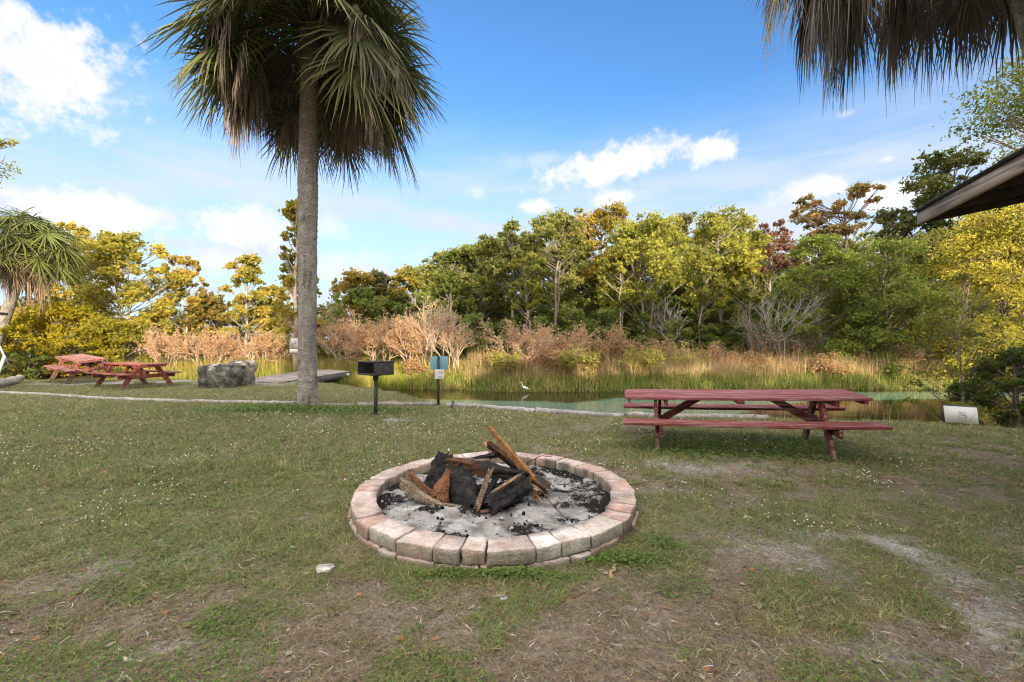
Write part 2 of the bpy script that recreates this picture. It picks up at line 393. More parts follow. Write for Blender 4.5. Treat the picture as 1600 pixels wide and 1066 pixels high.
lo = lm.build('plant_litter', M_litter); tag(lo, 'dry straw, dead leaves and wood chips strewn over the lawn', 'litter', kind='stuff')

# tiny white flower heads
n = 3800; x, y = scatter(n, 3.4, 9.6, pw=.9)
w = n2.fbm(x, y * .8, .8, 3) + .10 * sstep(0, -3, x) - .12 * sstep(3.5, 5, x) - .1 * sstep(4.4, 3.6, y)
k = on_lawn(x, y, 0) & (w > .56 + .05 * (x > 1)) & (rng.random(n) < sstep(.48, .66, w) + .1); x, y = x[k], y[k]; n = len(x)
z = height(x, y) + rng.uniform(.03, .055, n); s_ = (.0045 + .0011 * y) * rng.uniform(.6, 1.25, n)
C = np.stack([x, y, z], -1); ex = np.array([1., 0, 0]); ey = np.array([0, 1., 0]); ez = np.array([0, 0, .7])
VV = np.stack([C + ex * s_[:, None], C + ey * s_[:, None], C - ex * s_[:, None], C - ey * s_[:, None], C + ez * s_[:, None], C - ez * s_[:, None]], 1)
b = (np.arange(n) * 6)[:, None]
fl = mk('flowers', VV.reshape(-1, 3), np.concatenate([b + np.array([t]) for t in ([0, 1, 4], [1, 2, 4], [2, 3, 4], [3, 0, 4], [1, 0, 5], [2, 1, 5], [3, 2, 5], [0, 3, 5])]), M_litter, cols=np.full((n * 6, 3), .78))
tag(fl, 'tiny white flower heads dotted through the lawn', 'flowers', kind='stuff')

# ------------------------------------------------------------------ fire pit
pit = empty('fire_pit', (PITC[0], PITC[1], 0)); tag(pit, 'round fire pit ringed with pinkish concrete blocks and filled with ash', 'fire pit')
def front_angle(px):
    best = min(np.linspace(-1.35, 1.35, 2701), key=lambda a: abs((PITC[0] + PITR * math.sin(a)) / (PITC[1] - PITR * math.cos(a)) * F + CX - px) )
    return best
def block(a0, a1, r0, r1, z0, z1, col, seed):
    bm = bmesh.new(); rr = random.Random(seed)
    gap = .006; K = 4 if (a1 - a0) > .17 else 3
    vs = []
    for zi, z in enumerate((z0, z1)):
        for r in (r0, r1):
            for k in range(K + 1):
                a = a0 + gap / r + (a1 - a0 - 2 * gap / r) * k / K
                # the outer face of a block is nearly flat, its front corners cut back a little
                mid = (a0 + a1) / 2; rad = r * math.cos((a1 - a0) / 2) / math.cos(a - mid) + .008 if r == r1 else r
                vs.append(bm.verts.new((rad * math.sin(a), -rad * math.cos(a), z)))
    m = K + 1; idx = lambda z, r, k: vs[z * 2 * m + r * m + k]
    for k in range(K):
        bm.faces.new((idx(1, 0, k), idx(1, 1, k), idx(1, 1, k + 1), idx(1, 0, k + 1)))
        bm.faces.new((idx(0, 0, k + 1), idx(0, 1, k + 1), idx(0, 1, k), idx(0, 0, k)))
        bm.faces.new((idx(0, 1, k), idx(0, 1, k + 1), idx(1, 1, k + 1), idx(1, 1, k)))
        bm.faces.new((idx(0, 0, k + 1), idx(0, 0, k), idx(1, 0, k), idx(1, 0, k + 1)))
    bm.faces.new((idx(0, 0, 0), idx(0, 1, 0), idx(1, 1, 0), idx(1, 0, 0)))
    bm.faces.new((idx(0, 1, K), idx(0, 0, K), idx(1, 0, K), idx(1, 1, K)))
    bmesh.ops.recalc_face_normals(bm, faces=bm.faces)
    ed = [e for e in bm.edges if e.calc_face_angle(0) > .6]
    bmesh.ops.bevel(bm, geom=ed, offset=.009, segments=2, profile=.6, affect='EDGES')
    bmesh.ops.subdivide_edges(bm, edges=[e for e in bm.edges if e.calc_length() > .04], cuts=2, use_grid_fill=True)
    tx, ty, tz = rr.uniform(-.05, .05), rr.uniform(-.03, .03), rr.uniform(-.006, .006)
    am = (a0 + a1) / 2; c0 = Vector(((r0 + r1) / 2 * math.sin(am), -(r0 + r1) / 2 * math.cos(am), (z0 + z1) / 2)); rr_off = rr.uniform(-.012, .012)
    for v in bm.verts:
        p = v.co * 14 + Vector((seed, 0, 0)); q = v.co * 45
        v.co += Vector((mnoise.noise(p), mnoise.noise(p + Vector((9, 0, 0))), mnoise.noise(p + Vector((0, 9, 0))))) * .007 + Vector((mnoise.noise(q), mnoise.noise(q + Vector((5, 5, 0))), mnoise.noise(q + Vector((0, 5, 5))))) * .0042
        d = v.co - c0; v.co.z += d.x * tx + d.y * ty + tz
        v.co.x += math.sin(am) * rr_off; v.co.y -= math.cos(am) * rr_off
    me = bpy.data.meshes.new('stone_block'); bm.to_mesh(me)
    V = np.array([v.co[:] for v in bm.verts]); bm.free()
    me.polygons.foreach_set('use_smooth', np.ones(len(me.polygons), bool))
    at = me.color_attributes.new('Col', 'FLOAT_COLOR', 'POINT')
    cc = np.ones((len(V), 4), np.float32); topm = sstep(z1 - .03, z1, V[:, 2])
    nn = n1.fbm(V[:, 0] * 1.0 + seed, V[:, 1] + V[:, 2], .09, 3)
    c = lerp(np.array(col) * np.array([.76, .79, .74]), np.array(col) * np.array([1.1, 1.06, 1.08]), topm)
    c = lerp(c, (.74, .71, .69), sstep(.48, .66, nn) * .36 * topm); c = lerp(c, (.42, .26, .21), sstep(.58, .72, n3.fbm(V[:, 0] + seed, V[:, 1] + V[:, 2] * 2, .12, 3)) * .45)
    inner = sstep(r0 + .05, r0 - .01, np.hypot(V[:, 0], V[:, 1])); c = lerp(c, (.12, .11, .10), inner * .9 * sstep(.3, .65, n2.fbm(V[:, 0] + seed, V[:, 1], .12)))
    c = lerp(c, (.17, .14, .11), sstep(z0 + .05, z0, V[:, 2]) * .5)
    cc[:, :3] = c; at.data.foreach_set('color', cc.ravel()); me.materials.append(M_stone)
    o = bpy.data.objects.new('stone_block', me); COL.objects.link(o); o.parent = pit; return o
px_b = [576, 617, 676, 719, 759, 837, 879, 925, 973]
bounds = [front_angle(p) for p in px_b]
seq = []; a = bounds[-1]; end = bounds[0] + 2 * math.pi
sizes = [.14, .145, .13, .14, .26, .25, .27, .25, .24, .26, .25, .27, .24, .14, .26, .14, .25, .15, .14, .26, .26, .2, .2, .2]
kk = 0; rest = [a]
while end - rest[-1] > .30: rest.append(rest[-1] + sizes[kk]); kk += 1
rest.append(end)
allb = bounds[:-1] + rest
pal = [(.47, .35, .295), (.42, .345, .29), (.52, .45, .395), (.45, .31, .26), (.54, .49, .445), (.41, .36, .325)]
rb = random.Random(5)
for k in range(len(allb) - 1):
    cl = pal[rb.randrange(6)]
    if 5 <= k <= 6: cl = (.67, .63, .59)
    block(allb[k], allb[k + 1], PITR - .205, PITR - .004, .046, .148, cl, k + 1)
a = -.9
while a < -.9 + 2 * math.pi - .1:
    st = rb.choice([.24, .25, .14]); st = min(st, -.9 + 2 * math.pi - a)
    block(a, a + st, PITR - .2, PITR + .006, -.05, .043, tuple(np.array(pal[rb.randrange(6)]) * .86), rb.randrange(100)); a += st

# ash bed
rs = np.linspace(0, 1.10, 90); ts = np.linspace(0, 2 * math.pi, 320, endpoint=False)
Rr, Tt = np.meshgrid(rs, ts, indexing='ij'); X = PITC[0] + Rr * np.cos(Tt); Y = PITC[1] + Rr * np.sin(Tt)
lump = n1.fbm(X, Y, .22, 5); fine = n2.fbm(X, Y, .05, 3)
Z = .058 + .045 * (lump - .5) * 2 + .016 * (fine - .5) + .035 * np.exp(-(((X + .12) / .4) ** 2 + ((Y - 4.15) / .35) ** 2))
ch = n3.fbm(X, Y, .16, 5)
chm = ch + .22 * np.exp(-(((X + .15) / .35) ** 2 + ((Y - 3.75) / .22) ** 2)) + .10 * sstep(.78, 1.05, Rr) + .08 * np.exp(-(((X - .5) / .4) ** 2 + ((Y - 4.9) / .2) ** 2))
char = sstep(.50, .67, chm + .10 * (fine - .5) + .16 * (n4.fbm(X, Y, .03, 2) - .5))
c = lerp(lerp((.20, .195, .19), (.40, .395, .395), sstep(.25, .7, n4.fbm(X, Y, .12, 5))), (.016, .015, .015), char * .96)
c = lerp(c, (.55, .56, .58), sstep(.62, .70, n2.fbm(X + 5, Y, .12, 4)) * (1 - char) * .6)
Z = Z + char * .008 * n4(X, Y, .02)
nr, ntt = Rr.shape; i, j = np.meshgrid(np.arange(nr - 1), np.arange(ntt), indexing='ij'); j2 = (j + 1) % ntt
Q = np.stack([i * ntt + j, (i + 1) * ntt + j, (i + 1) * ntt + j2, i * ntt + j2], -1).reshape(-1, 4)
ASH = (X, Y, Z)
ash = mk('ash', np.stack([X, Y, Z], -1), Q, M_pit, cols=c.reshape(-1, 3), smooth=True); tag(ash, 'bed of pale grey ash inside the fire pit', 'ash', kind='stuff')
def ashz(x, y):
    return float(.058 + .045 * (n1.fbm(x, y, .22, 5) - .5) * 2 + .035 * math.exp(-(((x + .12) / .4) ** 2 + ((y - 4.15) / .35) ** 2)))
# charcoal lumps
cm = MB()
ico = bmesh.new(); bmesh.ops.create_icosphere(ico, subdivisions=1, radius=1); IV = np.array([v.co[:] for v in ico.verts]); IF = np.array([[v.index for v in f.verts] for f in ico.faces]); ico.free()
for k in range(5200):
    ang = rng.uniform(0, 6.283); r = 1.02 * math.sqrt(rng.random()); x = PITC[0] + r * math.cos(ang); y = PITC[1] + r * math.sin(ang)
    v = float(n3.fbm(x, y, .16, 5)) + .22 * math.exp(-(((x + .15) / .35) ** 2 + ((y - 3.75) / .22) ** 2)) + .1 * float(sstep(.78, 1.05, r)) + .02
    if v < .535 and rng.random() > .05: continue
    s = rng.uniform(.002, .008) * (2.4 if rng.random() < .10 else 1)
    Vv = IV * (s * rng.uniform(.5, 1.3, 3)) * (1 + 1.0 * (rng.random((len(IV), 1)) - .5))
    cc = rng.uniform(.008, .03); cm.add(Vv + np.array([x, y, ashz(x, y) + s * .3]), IF, (cc, cc, cc) if rng.random() < .8 else (.42, .41, .40))
co = cm.build('charcoal', M_litter); tag(co, 'small black charcoal lumps and crumbs scattered on the ash', 'charcoal', kind='stuff')

# firewood
def wood(name, label, a, b, w, t, c0, c1, char=(0, 0), seed=0, roll=0., endcol=None, curve=0, taper=(1, 1), prof='split', rough=.12):
    """a split log from a to b; char=(amount at a, amount at b)"""
    rr = np.random.default_rng(seed + 100); a = np.array(a, float); b = np.array(b, float)
    K, NR = 36, 44
    th = np.linspace(0, 2 * math.pi, K, endpoint=False)
    if prof == 'split':   # wedge shaped section
        base = np.array([1 / max(abs(math.cos(q)) ** 1.0 + abs(math.sin(q)) ** 1.0, .9) for q in th]) * np.where(np.sin(th) < 0, .8, 1.0)
    elif prof == 'slab': base = np.array([(abs(math.cos(q)) ** 4 + abs(math.sin(q)) ** 4) ** -.25 for q in th])
    else: base = np.ones(K)
    base = base * (1 + .13 * (rr.random(K) - .5))
    d = b - a; Ln = np.linalg.norm(d); d = d / Ln
    ref = np.array([0, 0, 1.]) if abs(d[2]) < .85 else np.array([0, 1., 0])
    S = np.cross(d, ref); S /= np.linalg.norm(S); U = np.cross(S, d)
    S, U = S * math.cos(roll) + U * math.sin(roll), U * math.cos(roll) - S * math.sin(roll)
    V = []; C = []; sN = VN(seed + 55); c0 = np.array(c0); c1 = np.array(c1)
    for i in range(NR):
        u = i / (NR - 1); k = taper[0] * (1 - u) + taper[1] * u
        grain = 1 + rough * (sN.fbm(th * 1.8, np.full(K, u * Ln * 4), 1, 3) - .5) * 2 + .16 * (sN(th * 8, np.full(K, u * 3.0), 1) - .5) + rough * .9 * (sN(th * 3.5, np.full(K, u * Ln * 22), 1) - .5)
        jag = (sN(th * 4, np.full(K, 7.7 if u < .5 else 3.3), 1) - .5) * .05 * (2.2 if i in (0, NR - 1) else 0)
        cen = a + d * Ln * u + U * curve * 4 * u * (1 - u)
        P_ = cen + (base * grain * k * w / 2 * np.cos(th))[:, None] * S + (base * grain * k * t / 2 * np.sin(th))[:, None] * U + jag[:, None] * d
        V.append(P_)
        gcol = lerp(c0, c1, sN.fbm(th * 6, np.full(K, u * 3), 1, 3))
        cm_ = sstep(.5 - .12, .5 + .12, (char[0] * (1 - u) + char[1] * u) + .55 * (sN.fbm(th * 1.5, np.full(K, u * Ln * 7), 1, 4) - .5))
        C.append(lerp(gcol, lerp((.010, .010, .010), (.05, .05, .052), sN.fbm(th * 5, np.full(K, u * Ln * 30), 1, 3)), cm_))
    V = np.concatenate(V); C = np.concatenate(C); m = MB()
    i, j = np.meshgrid(np.arange(NR - 1), np.arange(K), indexing='ij'); j2 = (j + 1) % K
    m.add(V, np.stack([i * K + j, i * K + j2, (i + 1) * K + j2, (i + 1) * K + j], -1).reshape(-1, 4), C)
    ec = np.array(endcol if endcol is not None else c0)
    for e, ch_ in ((0, char[0]), (NR - 1, char[1])):
        ring = V[e * K:(e + 1) * K]; cc = ec * (1 - sstep(.5, .8, ch_)) + np.array([.012] * 3) * sstep(.5, .8, ch_)
        mid = ring.mean(0); r2 = mid + (ring - mid) * .55
        VV = np.concatenate([ring, r2, mid[None]]); tri = np.array([[k, (k + 1) % K, K + (k + 1) % K, K + k] for k in range(K)]); tr = np.array([[K + k, K + (k + 1) % K, 2 * K] for k in range(K)])
        if e == 0: tri = tri[:, ::-1]; tr = tr[:, ::-1]
        m.add(VV, [tri, tr], cc * np.linspace(.85, 1.12, len(VV))[:, None])
    o = m.build(name, M_wood); tag(o, label, 'firewood'); return o
TAN = (.50, .27, .12); TAN2 = (.30, .145, .06); GB = (.30, .24, .18); GB2 = (.17, .125, .09); BRN = (.17, .085, .05); BR2 = (.075, .045, .032)
wood('split_log', 'long orange brown split log leaning at the top of the fire pile', P(766, 671, 4.02), P(830, 747, 3.98), .085, .07, TAN, TAN2, (0, .12), 1, .5, (.62, .36, .19), taper=(.8, 1.35), rough=.16)
wood('split_log', 'dark charred log with a pale sawn end, under the leaning orange log', P(761, 692, 4.18), P(852, 764, 4.12), .19, .15, BR2, BRN, (.42, .62), 2, .2, (.52, .30, .17), taper=(.5, 1.0), rough=.3)
wood('split_log', 'brown splintered log charred black at its right end, lying across the pile', P(703, 724, 4.05), P(822, 748, 3.96), .17, .17, BRN, BR2, (.18, .95), 3, .7, (.33, .17, .09), rough=.34, taper=(.9, .95))
wood('charred_chunk', 'upright coal black chunk at the back left of the fire pile', P(680, 768, 4.16), P(699, 711, 4.2), .25, .17, BR2, (.03, .03, .03), (1, 1), 4, .2, rough=.5, prof='slab', taper=(1, .66))
wood('charred_chunk', 'broad grey black charred slab in the middle of the fire pile', P(736, 794, 3.82), P(706, 738, 4.02), .31, .15, BR2, (.06, .06, .065), (.95, .95), 5, .9, rough=.45, prof='slab', taper=(.55, .95))
wood('bark_piece', 'reddish brown splintered piece beside the black slab', P(686, 782, 3.86), P(700, 738, 3.90), .17, .07, (.26, .115, .05), BRN, (.3, .1), 6, .6, rough=.5, prof='slab', taper=(1, .3))
wood('split_log', 'curved striped log lying at the left edge of the ash', P(634, 753, 3.98), P(708, 793, 3.80), .15, .10, GB, GB2, (0, .55), 7, .35, (.52, .33, .19), curve=-.045, rough=.25, prof='slab', taper=(1.15, .5))
wood('bark_piece', 'brown bark strip standing on the curved striped log', P(641, 742, 4.0), P(700, 781, 3.84), .035, .07, BRN, (.24, .13, .07), (0, .4), 17, .3, rough=.45, curve=-.03, prof='slab', taper=(1, .5))
wood('stick', 'upright grey brown stick propped in the middle of the pile', P(745, 793, 3.74), P(765, 738, 3.88), .062, .04, (.24, .165, .12), GB2, (.0, .45), 8, .1, rough=.2)
wood('stick', 'thin pale stick slanting up to the right in front of the pile', P(764, 773, 3.70), P(809, 745, 3.78), .036, .028, (.40, .26, .15), GB2, (.6, 0), 9, .1, rough=.2)
wood('split_log', 'grey black burnt log slanting in the ash at the front of the pile', P(764, 796, 3.74), P(820, 752, 3.92), .23, .17, (.06, .06, .06), BR2, (.9, .9), 10, .4, rough=.4, prof='slab', taper=(.85, 1))
wood('split_log', 'short pale sawn log end at the right of the pile', P(806, 748, 4.0), P(841, 774, 3.86), .13, .115, (.42, .33, .25), BRN, (.2, .05), 11, .9, (.33, .17, .085), prof='split', rough=.2)
wood('stick', 'thin charred stick between the two black slabs', P(752, 787, 3.90), P(782, 738, 4.0), .07, .06, BR2, GB2, (.9, .8), 12, .2, rough=.4)
wood('charred_chunk', 'blackened log lying deep under the crossing logs', P(735, 772, 4.12), P(835, 770, 4.15), .2, .2, BR2, BR2, (.95, .9), 15, .2, rough=.4)
wood('bark_piece', 'dark stub of charred wood at the foot of the pile', P(752, 802, 3.70), P(778, 797, 3.72), .08, .06, BRN, BR2, (.3, .7), 14, .2, rough=.4)
wood('bark_piece', 'jagged dark bark spike rising left of the leaning orange log', P(742, 716, 4.14), P(775, 712, 4.1), .05, .06, BRN, BR2, (.6, .8), 18, .2, rough=.5, taper=(.3, 1.2))
tm = MB()
def twig(name, label, pts, r, col, cat='twig'):
    m = MB(); pts = np.array(pts); n = 12; u = np.linspace(0, 1, n); k = np.linspace(0, 1, len(pts))
    pp = np.stack([np.interp(u, k, pts[:, q]) for q in range(3)], -1) + rng.normal(0, r * .7, (n, 3)) * np.array([1, 1, .5])
    m.tube(pp, np.linspace(r, r * .5, n), 6, col); o = m.build(name, M_litter, smooth=True); tag(o, label, cat); return o
twig('twig', 'dark thin twig arching out of the pile over the back of the pit', [P(790, 733, 3.98), P(822, 726, 4.1), P(845, 712, 4.5), P(862, 714, 4.8)], .006, (.04, .032, .03))
twig('twig', 'long thin brown twig lying on the ash right of the pile', [P(845, 766, 3.9), P(860, 785, 3.75), P(882, 808, 3.55)], .006, (.09, .06, .045))
twig('twig', 'pale thin twig on the ash beside the long brown one', [P(848, 771, 3.9), P(866, 780, 3.8), P(882, 789, 3.72)], .004, (.26, .19, .13))
twig('twig', 'pale brown twig near the right rim of the ash', [P(870, 757, 4.15), P(900, 757, 4.1), P(925, 766, 4.02)], .006, (.2, .15, .11))
twig('twig', 'thin straight twig lying at the front of the ash', [P(784, 818, 3.42), P(798, 832, 3.28), P(812, 848, 3.12)], .004, (.15, .12, .10))
twig('twig', 'short orange brown stick lying by the front right rim', [P(884, 827, 3.3), P(912, 832, 3.27)], .009, (.24, .14, .08))

# ------------------------------------------------------------------ picnic tables
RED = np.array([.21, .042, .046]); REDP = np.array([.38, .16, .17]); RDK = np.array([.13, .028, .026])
def picnic_table(name, L=3.05, topw=.78, red=RED, pale=REDP, dk=RDK, full=1.46, f0=.47, f1=2.57, sag=.0, thick=.04, ht=.75, ext=.10):
    root = empty(name)
    m = MB(); nb = 5; bw = topw / nb
    for k in range(nb):
        y = (k + .5) * bw - topw / 2; e = random.uniform(-.012, .012)
        cc = red * random.uniform(.85, 1.1) * .75 + pale * .25 * random.uniform(.6, 1.5)
        m.beam((e, y, ht - thick / 2 + random.uniform(-.002, .002)), (L + random.uniform(-.012, .012), y, ht - thick / 2), bw - .027, thick, col=cc, segs=6, wob=-.008)
    bevel(m.build('tabletop', M_red, root), .005)
    for sgn in (-1, 1):
        m = MB()
        for q in (0, 1):
            y = sgn * (full / 2 - .07 - .14 * q)
            m.beam((-.03, y, .44), (L + .04, y, .44), .132, thick, col=red * random.uniform(.85, 1.05) * .85 + pale * .12, segs=8, wob=-sag)
        bevel(m.build('bench_seat', M_red, root), .006)
    for fx in (f0, f1):
        for sgn in (-1, 1):
            m = MB(); x = fx + .045 * sgn
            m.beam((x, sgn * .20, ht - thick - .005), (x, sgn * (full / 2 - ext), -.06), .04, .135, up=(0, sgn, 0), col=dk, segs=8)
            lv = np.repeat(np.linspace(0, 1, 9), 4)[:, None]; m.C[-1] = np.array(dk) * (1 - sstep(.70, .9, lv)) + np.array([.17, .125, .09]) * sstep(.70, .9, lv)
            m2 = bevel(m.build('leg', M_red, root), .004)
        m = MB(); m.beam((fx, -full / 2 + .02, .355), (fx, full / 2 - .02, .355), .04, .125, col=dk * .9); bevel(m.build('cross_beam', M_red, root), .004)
        m = MB(); m.beam((fx + .1, -topw / 2 + .03, ht - thick - .045), (fx + .1, topw / 2 - .03, ht - thick - .045), .04, .088, col=red * .9); bevel(m.build('cleat', M_red, root), .004)
        s = 1 if fx == f0 else -1
        m = MB(); m.beam((fx + s * .03, 0, .34), (fx + s * .60, 0, ht - thick - .01), .04, .10, up=(0, 0, 1), col=dk); bevel(m.build('brace', M_red, root), .004)
    for x in (L / 2, .06, L - .06):
        m = MB(); m.beam((x, -topw / 2 + .02, ht - thick - .03), (x, topw / 2 - .02, ht - thick - .03), .09 if x == L / 2 else .04, .055, col=red); bevel(m.build('cleat', M_red, root), .004)
    return root
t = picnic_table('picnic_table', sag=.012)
u = np.array([.967, -.255]); nvec = np.array([.255, .967])
o2 = np.array([1.570, 6.067]) + nvec * (1.46 / 2)
t.location = (o2[0], o2[1], -.035); t.rotation_euler = (R_(2.6), R_(-1.5), math.atan2(-.255, .967))
tag(t, 'long red picnic table with weathered paint on the lawn right of the fire pit', 'picnic table', 'red picnic tables')
RB = np.array([.26, .045, .03])
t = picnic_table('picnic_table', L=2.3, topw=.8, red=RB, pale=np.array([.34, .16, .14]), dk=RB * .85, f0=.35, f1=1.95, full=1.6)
p = np.array([XD(240, 14.1), 14.1]); t.location = (p[0], p[1], 0.02); t.rotation_euler = (0, 0, math.atan2(.43, -.9))
tag(t, 'bright red picnic table beside the grey boulder', 'picnic table', 'red picnic tables')
t = picnic_table('picnic_table', L=2.3, topw=.8, red=np.array([.25, .09, .08]), pale=np.array([.38, .24, .22]), dk=np.array([.18, .05, .04]), f0=.35, f1=1.95)
p = np.array([XD(148, 15.9), 15.9]); t.location = (p[0], p[1], .10); t.rotation_euler = (R_(-7), R_(-3), math.atan2(.5, -.86))
tag(t, 'faded red picnic table tilted on the sand, farthest of the three tables', 'picnic table', 'red picnic tables')

# ------------------------------------------------------------------ pedestal grill
gl = P(587, 648, 9.0); th = R_(-36)
gr_ = empty('pedestal_grill', (gl[0], gl[1], 0), th); tag(gr_, 'black iron charcoal grill box on a single post in the lawn', 'grill')
m = MB(); m.tube([(0, 0, -.1), (0, 0, .80)], .04, 16); m.tube([(0, 0, .70), (0, 0, .80)], .055, 16); m.build('post', M_iron, gr_, True)
W_, D_, z0, z1 = .55, .46, .82, 1.07
m = MB(); tk = .008
m.box((0, 0, z0), (W_, D_, .012)); m.box((-W_ / 2, 0, (z0 + z1) / 2), (tk, D_, z1 - z0)); m.box((W_ / 2, 0, (z0 + z1) / 2), (tk, D_, z1 - z0)); m.box((0, D_ / 2, (z0 + z1) / 2), (W_ + .01, tk, z1 - z0))
m.box((0, -D_ / 2, z0 + .018), (W_, tk, .035))
bevel(m.build('firebox', M_iron, gr_), .002)
m = MB()
for k in range(13): m.beam((-W_ / 2 - .02, -D_ / 2 + .03 + k * (D_ - .06) / 12, z1 + .012), (W_ / 2 + .02, -D_ / 2 + .03 + k * (D_ - .06) / 12, z1 + .012), .022, .012)
m.beam((-W_ / 2 - .05, -D_ / 2 - .01, z1 + .012), (W_ / 2 + .02, -D_ / 2 - .01, z1 + .012), .03, .014); m.beam((-W_ / 2 - .05, D_ / 2, z1 + .012), (W_ / 2 + .02, D_ / 2, z1 + .012), .03, .014)
m.build('grate', M_iron, gr_)
m = MB()
for k in range(5):
    m = MB(); m.box((W_ / 2 + .005, -D_ / 2 + .05, z0 + .04 + k * .045), (.004, .035, .012), col=(.09, .085, .08)); m.build('notch', M_litter, gr_)
    m = MB(); m.box((W_ / 2 - .02, -D_ / 2 - .005, z0 + .04 + k * .045), (.035, .004, .014), col=(.09, .085, .08)); m.build('notch', M_litter, gr_)
m = MB(); m.box((0, 0, .80), (.16, .16, .02)); m.box((.1, -.06, .79), (.06, .05, .05)); m.build('bracket', M_iron, gr_)

# ------------------------------------------------------------------ signs
sg = P(685, 632, 10.4); s1 = empty('post_sign', (sg[0], sg[1], 0)); tag(s1, 'dark post carrying a blue sign board and a small white notice', 'sign')
zz = lambda py, d=10.4: H - (py - CY) / F * d
m = MB(); m.box((0, 0, (zz(557) - .1) / 2), (.055, .03, zz(557) + .1)); m.build('post', M_iron, s1)
m = MB(); m.box((.015, .03, (zz(557) + zz(578)) / 2), (.42, .008, zz(557) - zz(578)), col=(.19, .38, .48)); b_ = bevel(m.build('sign_board', M_paint, s1), .003)
m = MB(); m.box((.025, -.022, (zz(577.5) + zz(592)) / 2), (.215, .006, .22), col=(.72, .72, .76)); nb_ = bevel(m.build('notice', M_paint, s1), .003)
m = MB()
zc = (zz(577.5) + zz(592)) / 2
ring = [(.065 + .038 * math.cos(q), -.0285, zc + .045 + .038 * math.sin(q)) for q in np.linspace(0, 2 * math.pi, 17)]
m.tube(ring, .005, 4, (.55, .05, .08)); m.beam((.04, -.0285, zc + .07), (.09, -.0285, zc + .02), .004, .008, up=(0, 1, 0), col=(.55, .05, .08))
for k in range(3): m.box((-.03 - .002 * k, -.0265, zc + .06 - .028 * k), (.075, .003, .008), col=(.35, .37, .55))
for k in range(2): m.box((.035, -.0265, zc - .045 - .03 * k), (.11 - .03 * k, .003, .009), col=(.30, .33, .52))
m.build('lettering', M_paint, nb_)

bd = 8.05; c0 = P(1500, 650, bd)
bs = empty('fallen_sign', (c0[0], c0[1], 0), R_(4)); tag(bs, 'white board with a dark edge propped at the water edge on the right', 'sign')
m = MB(); m.box((0, 0, .165), (.68, .03, .32), Matrix.Rotation(R_(4), 3, 'Y') @ Matrix.Rotation(R_(-10), 3, 'X'), (.05, .055, .06)); m.build('backing', M_paint, bs)
m = MB(); Mx = Matrix.Rotation(R_(4), 3, 'Y') @ Matrix.Rotation(R_(-10), 3, 'X')
m.box((.0, -.019, .155), (.655, .006, .30), Mx, (.74, .76, .78)); fc = m.build('face', M_paint, bs)
m = MB()
def onface(x, z): v = Mx @ Vector((x, -.0245, z)); return (v.x, v.y, .155 + v.z)
for (x, z, w, h) in ((0.02, .055, .15, .007), (.02, -.07, .15, .007), (-.055, -.008, .007, .12), (.095, -.008, .007, .12), (0, .03, .07, .012), (.05, .0, .045, .035), (0.06, -.04, .05, .012), (-.01, -.01, .04, .01)):
    m.box(onface(x, z), (w, .003, h), Mx, (.42, .45, .42))
m.build('printed_mark', M_paint, fc)

# ------------------------------------------------------------------ boulders, rock, timbers, log
def boulder(name, label, c, s, seed, col, cat='boulder', sub=5, flat=.55):
    bm = bmesh.new(); bmesh.ops.create_icosphere(bm, subdivisions=sub, radius=1); o_ = Vector((seed * 3.3, seed, 0))
    V = np.array([v.co[:] for v in bm.verts]); Fc = np.array([[v.index for v in f.verts] for f in bm.faces]); bm.free()
    out = []
    for v in V:
        p = Vector(v); q = (abs(p.x) ** 3 + abs(p.y) ** 3 + abs(p.z) ** 3) ** (1 / 3); p = p / q
        r = 1 + .22 * mnoise.noise(p * 1.2 + o_) + .14 * mnoise.noise(p * 3 + o_) + .06 * abs(mnoise.noise(p * 7 + o_)) + .03 * mnoise.noise(p * 16 + o_)
        p = p * r
        if p.z > flat: p.z = flat + (p.z - flat) * .25
        out.append((p.x * s[0], p.y * s[1], p.z * s[2]))
    V = np.array(out); nn = n1.fbm(V[:, 0] * 2 + seed, V[:, 1] + V[:, 2] * 2, .35, 4)
    cc = lerp(np.array(col) * .55, np.array(col) * 1.35, sstep(.35, .65, nn)); up = sstep(.1, .7, V[:, 2] / s[2]); cc = lerp(cc, (.42, .42, .41), up * sstep(.45, .6, nn) * .7)
    o = mk(name, V, Fc, M_rock, cols=cc, smooth=True); o.location = c; tag(o, label, cat); return o
c = P(341, 603, 14.2); boulder('boulder', 'large grey limestone boulder beside the bright red picnic table', (c[0] - .08, c[1] + .3, .34), (.62, .50, .62), 2, (.13, .13, .115))
c = P(379, 600, 15.4); boulder('boulder', 'darker boulder behind the large grey one, toward the dock', (c[0], c[1], .42), (.33, .40, .60), 5, (.15, .14, .13))
c = P(508, 891, 2.89); boulder('stone', 'small pale flat stone on the dirt left of the fire pit', (c[0], c[1], .012), (.055, .04, .024), 9, (.52, .50, .48), 'stone', 3)
c = P(787, 937, 2.56); boulder('stone', 'tiny grey stone in front of the fire pit', (c[0], c[1], .008), (.022, .02, .014), 12, (.42, .42, .42), 'stone', 2)

